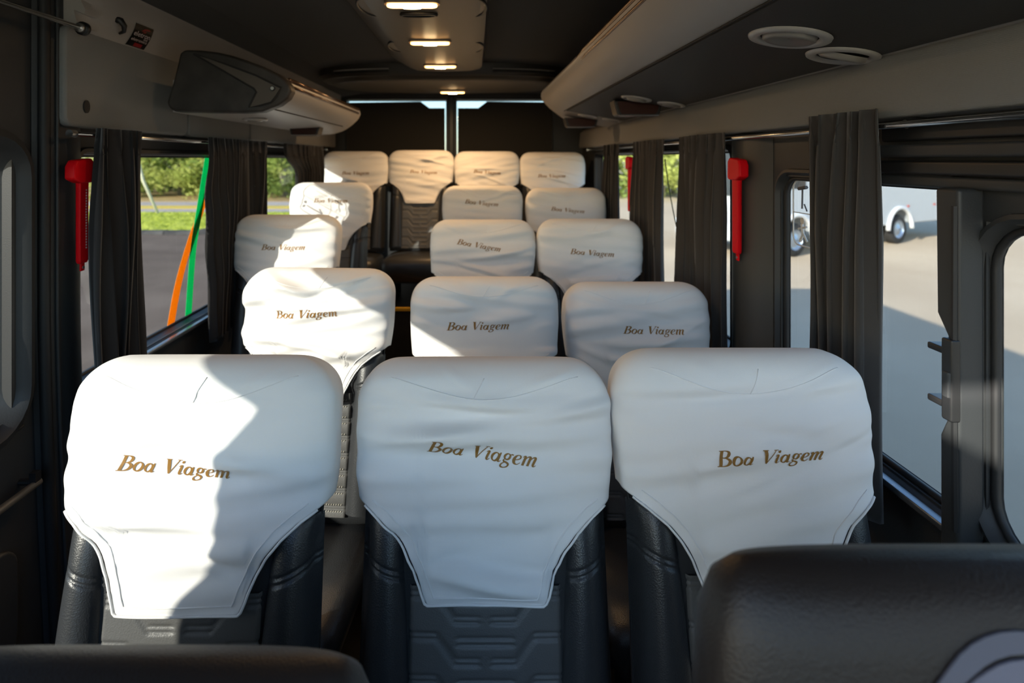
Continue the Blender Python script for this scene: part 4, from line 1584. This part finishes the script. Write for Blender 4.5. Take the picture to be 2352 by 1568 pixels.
# grass blades on the near lawn strip
rg = np.random.default_rng(3)
gv, gf = [], []
for i in range(7000):
    x, y = rg.uniform(-16, -5), rg.uniform(16.1, 21.9)
    h = rg.uniform(0.015, 0.045)
    a = rg.uniform(0, PI)
    dx, dy = math.cos(a) * 0.03, math.sin(a) * 0.03
    b_ = len(gv)
    gv += [(x - dx, y - dy, GZ + 0.06), (x + dx, y + dy, GZ + 0.06), (x + rg.normal() * 0.03, y + rg.normal() * 0.03, GZ + 0.06 + h)]
    gf.append((b_, b_ + 1, b_ + 2))
o = mk('lawn_grass', gv, gf, M_GRASS, recalc=False)
tag(o, 'short green grass blades on the lawn strip', 'grass', kind='stuff')


# trees
def leaf_mat(name, c0, c1):
    m = ground_mat(name, c0, c1, 1.2)
    n = m.node_tree
    b = n.nodes['Principled BSDF']
    tr = n.nodes.new('ShaderNodeBsdfTranslucent')
    tr.inputs['Color'].default_value = (*[min(1, c * 1.3) for c in c1], 1)
    mx = n.nodes.new('ShaderNodeMixShader'); mx.inputs[0].default_value = 0.35
    n.links.new(b.outputs[0], mx.inputs[1]); n.links.new(tr.outputs[0], mx.inputs[2])
    n.links.new(mx.outputs[0], n.nodes['Material Output'].inputs[0])
    return m


LEAF = [leaf_mat('yellow green leaves', (0.27, 0.34, 0.07), (0.55, 0.58, 0.19)), leaf_mat('mid green leaves', (0.12, 0.20, 0.045), (0.34, 0.42, 0.12)), leaf_mat('deep green leaves', (0.04, 0.08, 0.02), (0.13, 0.19, 0.05))]
M_BARK = ground_mat('pale bark', (0.28, 0.25, 0.19), (0.42, 0.38, 0.30), 3)
TREE = []
for kind in range(3):
    r = np.random.default_rng(20 + kind)
    gt = G()
    gt.tube([(0, 0, 0), (0.05, 0.05, 1.5), (-0.1, 0.1, 3.2), (0.05, 0, 5.5)], [0.16, 0.13, 0.10, 0.05], 7)
    cl = []
    for b in range(9):
        a = r.uniform(0, 2 * PI); z0 = r.uniform(0.9, 4.5); l = r.uniform(0.9, 1.9)
        e = (math.cos(a) * l, math.sin(a) * l, z0 + r.uniform(0.3, 1.2))
        gt.tube([(0, 0, z0), (e[0] * 0.5, e[1] * 0.5, z0 + (e[2] - z0) * 0.35), e], [0.06, 0.045, 0.02], 5)
        cl.append(e)
    trunk = gt.build('trunk', M_BARK, smooth=True)
    V, Fc = [], []
    cl += [(r.normal() * 0.9, r.normal() * 0.9, r.uniform(1.2, 6.5)) for _ in range(24)]
    cl += [(r.normal() * 1.1, r.normal() * 0.8, r.uniform(0.35, 1.3)) for _ in range(14)]
    for c in cl:
        for q in range(85):
            d = r.normal(size=3); d /= np.linalg.norm(d)
            p = np.array(c) + d * r.uniform(0.2, 0.85) * np.array((1, 1, 0.8))
            nrm = r.normal(size=3); nrm /= np.linalg.norm(nrm)
            a = np.cross(nrm, (0.3, 0.5, 0.8)); a /= np.linalg.norm(a); b2 = np.cross(nrm, a)
            s = r.uniform(0.07, 0.15)
            k = len(V)
            V += [tuple(p - a * s), tuple(p - b2 * s * 0.55), tuple(p + a * s), tuple(p + b2 * s * 0.55)]
            Fc.append((k, k + 1, k + 2, k + 3))
    crown = mk('foliage', V, Fc, LEAF[kind], recalc=False)
    TREE.append((trunk.data, crown.data))
    bpy.data.objects.remove(trunk); bpy.data.objects.remove(crown)
TSPOT = [(-19.6, 31, 0, 1.0, 'yellow green tree at left edge of the left window view'),
         (-17.4, 33, 1, 1.1, 'mid green tree behind the leaning pale pole'),
         (-15.6, 32, 0, 0.95, 'yellow green tree in the middle of left window view'),
         (-14.2, 36, 2, 1.2, 'deep green tree set back behind the green stripe'),
         (-18.6, 38, 2, 1.25, 'deep green tree set back, left window view'),
         (-16.6, 40, 2, 1.3, 'deep green tree farthest back in left window view'),
         (-12.4, 33, 0, 1.05, 'yellow green tree seen past the second left curtain'),
         (-10.9, 31.5, 1, 1.0, 'mid green tree seen in the rear left window sliver'),
         (-21.8, 36, 2, 1.2, 'deep green tree far left beside the pillar'),
         (7.6, 32, 1, 1.0, 'mid green tree behind the far small red hammer'),
         (10.4, 31, 0, 1.05, 'yellow green tree between two right curtains'),
         (12.2, 34, 1, 1.1, 'mid green tree behind dark green stripe, right side'),
         (9.0, 37, 2, 1.2, 'deep green tree set back on the right side')]
for x, y, kind, s, lab in TSPOT:
    root = empty('tree', (x, y, GZ + 0.0), (0, 0, x * 1.7))
    root.scale = (s * 1.15, s * 1.15, s)
    link('trunk', TREE[kind][0], None, root)
    link('foliage', TREE[kind][1], None, root)
    tag(root, lab, 'tree', 'trees beyond the road')
# leaning pale pole on the lawn
pp = empty('leaning_pole', (-12.15, 21.4, GZ))
G().tube([(0, 0, 0), (-0.65, 0.1, 1.3), (-1.05, 0.2, 2.6), (-1.15, 0.2, 3.4)], [0.05, 0.055, 0.06, 0.05], 8).build('pole_shaft', mat('pale pole', (0.62, 0.60, 0.45), 0.7), pp, smooth=True)
tag(pp, 'thin leaning pale pole standing on the lawn', 'pole')

# ---------------------------------------------------------------- parked white vehicles
M_VW = mat('white bus paint', (0.42, 0.46, 0.50), 0.3, 0, 0.5, coat=0.5)
M_DG = mat('dark vehicle glass', (0.02, 0.025, 0.03), 0.08, 0, 0.6)
M_TYRE = mat('tyre rubber', (0.02, 0.02, 0.02), 0.85)
M_RIM = mat('wheel rim', (0.35, 0.42, 0.52), 0.3, 0.8)


def vehicle(name, loc, rz, length, height, wheels, label, cat, wins_, arch_r=0.52, wr_=0.42, clear=0.42):
    root = empty(name, loc, (0, 0, rz))
    hw = 1.1
    # side outline with wheel arches, in (s along length, z)
    pts = [(0.0, clear)]
    for wx in wheels:
        for a in np.linspace(PI, 0, 12):
            pts.append((wx + arch_r * math.cos(a), max(clear, wr_ + arch_r * math.sin(a))))
    pts += [(length, clear), (length + 0.05, 1.0), (length, height - 0.3), (length - 0.25, height), (0.3, height), (0.05, height - 0.35), (-0.06, 1.3), (-0.05, 0.7)]
    # near-duplicate removal
    q = [pts[0]]
    for p in pts[1:]:
        if abs(p[0] - q[-1][0]) + abs(p[1] - q[-1][1]) > 1e-3: q.append(p)
    o = G().prism(q, lambda p, z, d: (p, d, z), -hw, hw).build('body', M_VW, root)
    bevel(o, 0.05, 3)
    for x0, x1, z0, z1 in wins_:
        lp = rrect(x0, x1, z0, z1, 0.08, 5)
        o = G().prism(lp, lambda p, z, d: (p, d, z), -hw - 0.012, -hw + 0.01).build('side_window', M_DG, root)
    o = G().prism([(-0.02, 1.35), (0.0, 1.4), (0.12, height - 0.45), (0.08, height - 0.42)], lambda p, z, d: (p - 0.09, d, z), -hw + 0.1, hw - 0.1).build('windshield', M_DG, root)
    for wx in wheels:
        for s in (-1, 1):
            g = G()
            seg = 28
            secs = []
            for rad, dy in ((wr_ * 0.62, 0.0), (wr_ * 0.95, 0.0), (wr_, 0.03), (wr_, 0.2), (wr_ * 0.9, 0.23)):
                secs.append([(wx + rad * math.cos(2 * PI * k / seg), s * (hw - 0.02 - dy), wr_ + rad * math.sin(2 * PI * k / seg)) for k in range(seg)])
            wt = g.loft(secs, caps=False).build('wheel', M_TYRE, root, smooth=True)
            g = G()
            secs = []
            for rad, dy in ((wr_ * 0.62, 0.0), (wr_ * 0.58, 0.03), (wr_ * 0.5, 0.05), (wr_ * 0.2, 0.0), (0.02, -0.02)):
                secs.append([(wx + rad * math.cos(2 * PI * k / seg), s * (hw - 0.02 - dy), wr_ + rad * math.sin(2 * PI * k / seg)) for k in range(seg)])
            g.loft(secs, caps=False).build('rim', M_RIM, wt, smooth=True)
            if s < 0:
                G().tube([(wx + arch_r * math.cos(a), -hw - 0.01, wr_ + arch_r * math.sin(a)) for a in np.linspace(0.0, PI, 20)], 0.055, 6).build('wheel_arch_trim', mat('arch white', (0.6, 0.62, 0.64), 0.4), root, smooth=True)
    for x in np.arange(0.5, length, 1.3):
        G().box(x, x + 0.10, -hw - 0.01, -hw + 0.005, 0.92, 0.97).build('marker_lamp', mat('red marker', (0.5, 0.08, 0.06), 0.3), root)
    o = G().box(-0.16, 0.02, -hw + 0.02, hw - 0.02, 0.35, 0.75).build('bumper', M_VW, root); bevel(o, 0.04, 3)
    for s in (-1, 1):
        o = G().box(-0.12, 0.0, s * 0.85 - 0.15, s * 0.85 + 0.15, 0.82, 1.02).build('headlamp', mat('headlamp', (0.8, 0.8, 0.8), 0.15), root)
    tag(root, label, cat)
    return root


vehicle('parked_bus', (5.50, 12.64, GZ), math.radians(27), 8.5, 3.0, (1.2, 5.35), 'white parked bus with visible wheels seen through the right windows', 'bus',
        [(0.25, 1.5, 1.50, 2.4), (1.8, 3.4, 1.60, 2.5), (3.6, 5.2, 1.60, 2.5), (5.4, 6.9, 1.60, 2.5), (7.1, 8.2, 1.60, 2.5)], arch_r=0.55, wr_=0.37, clear=0.50)
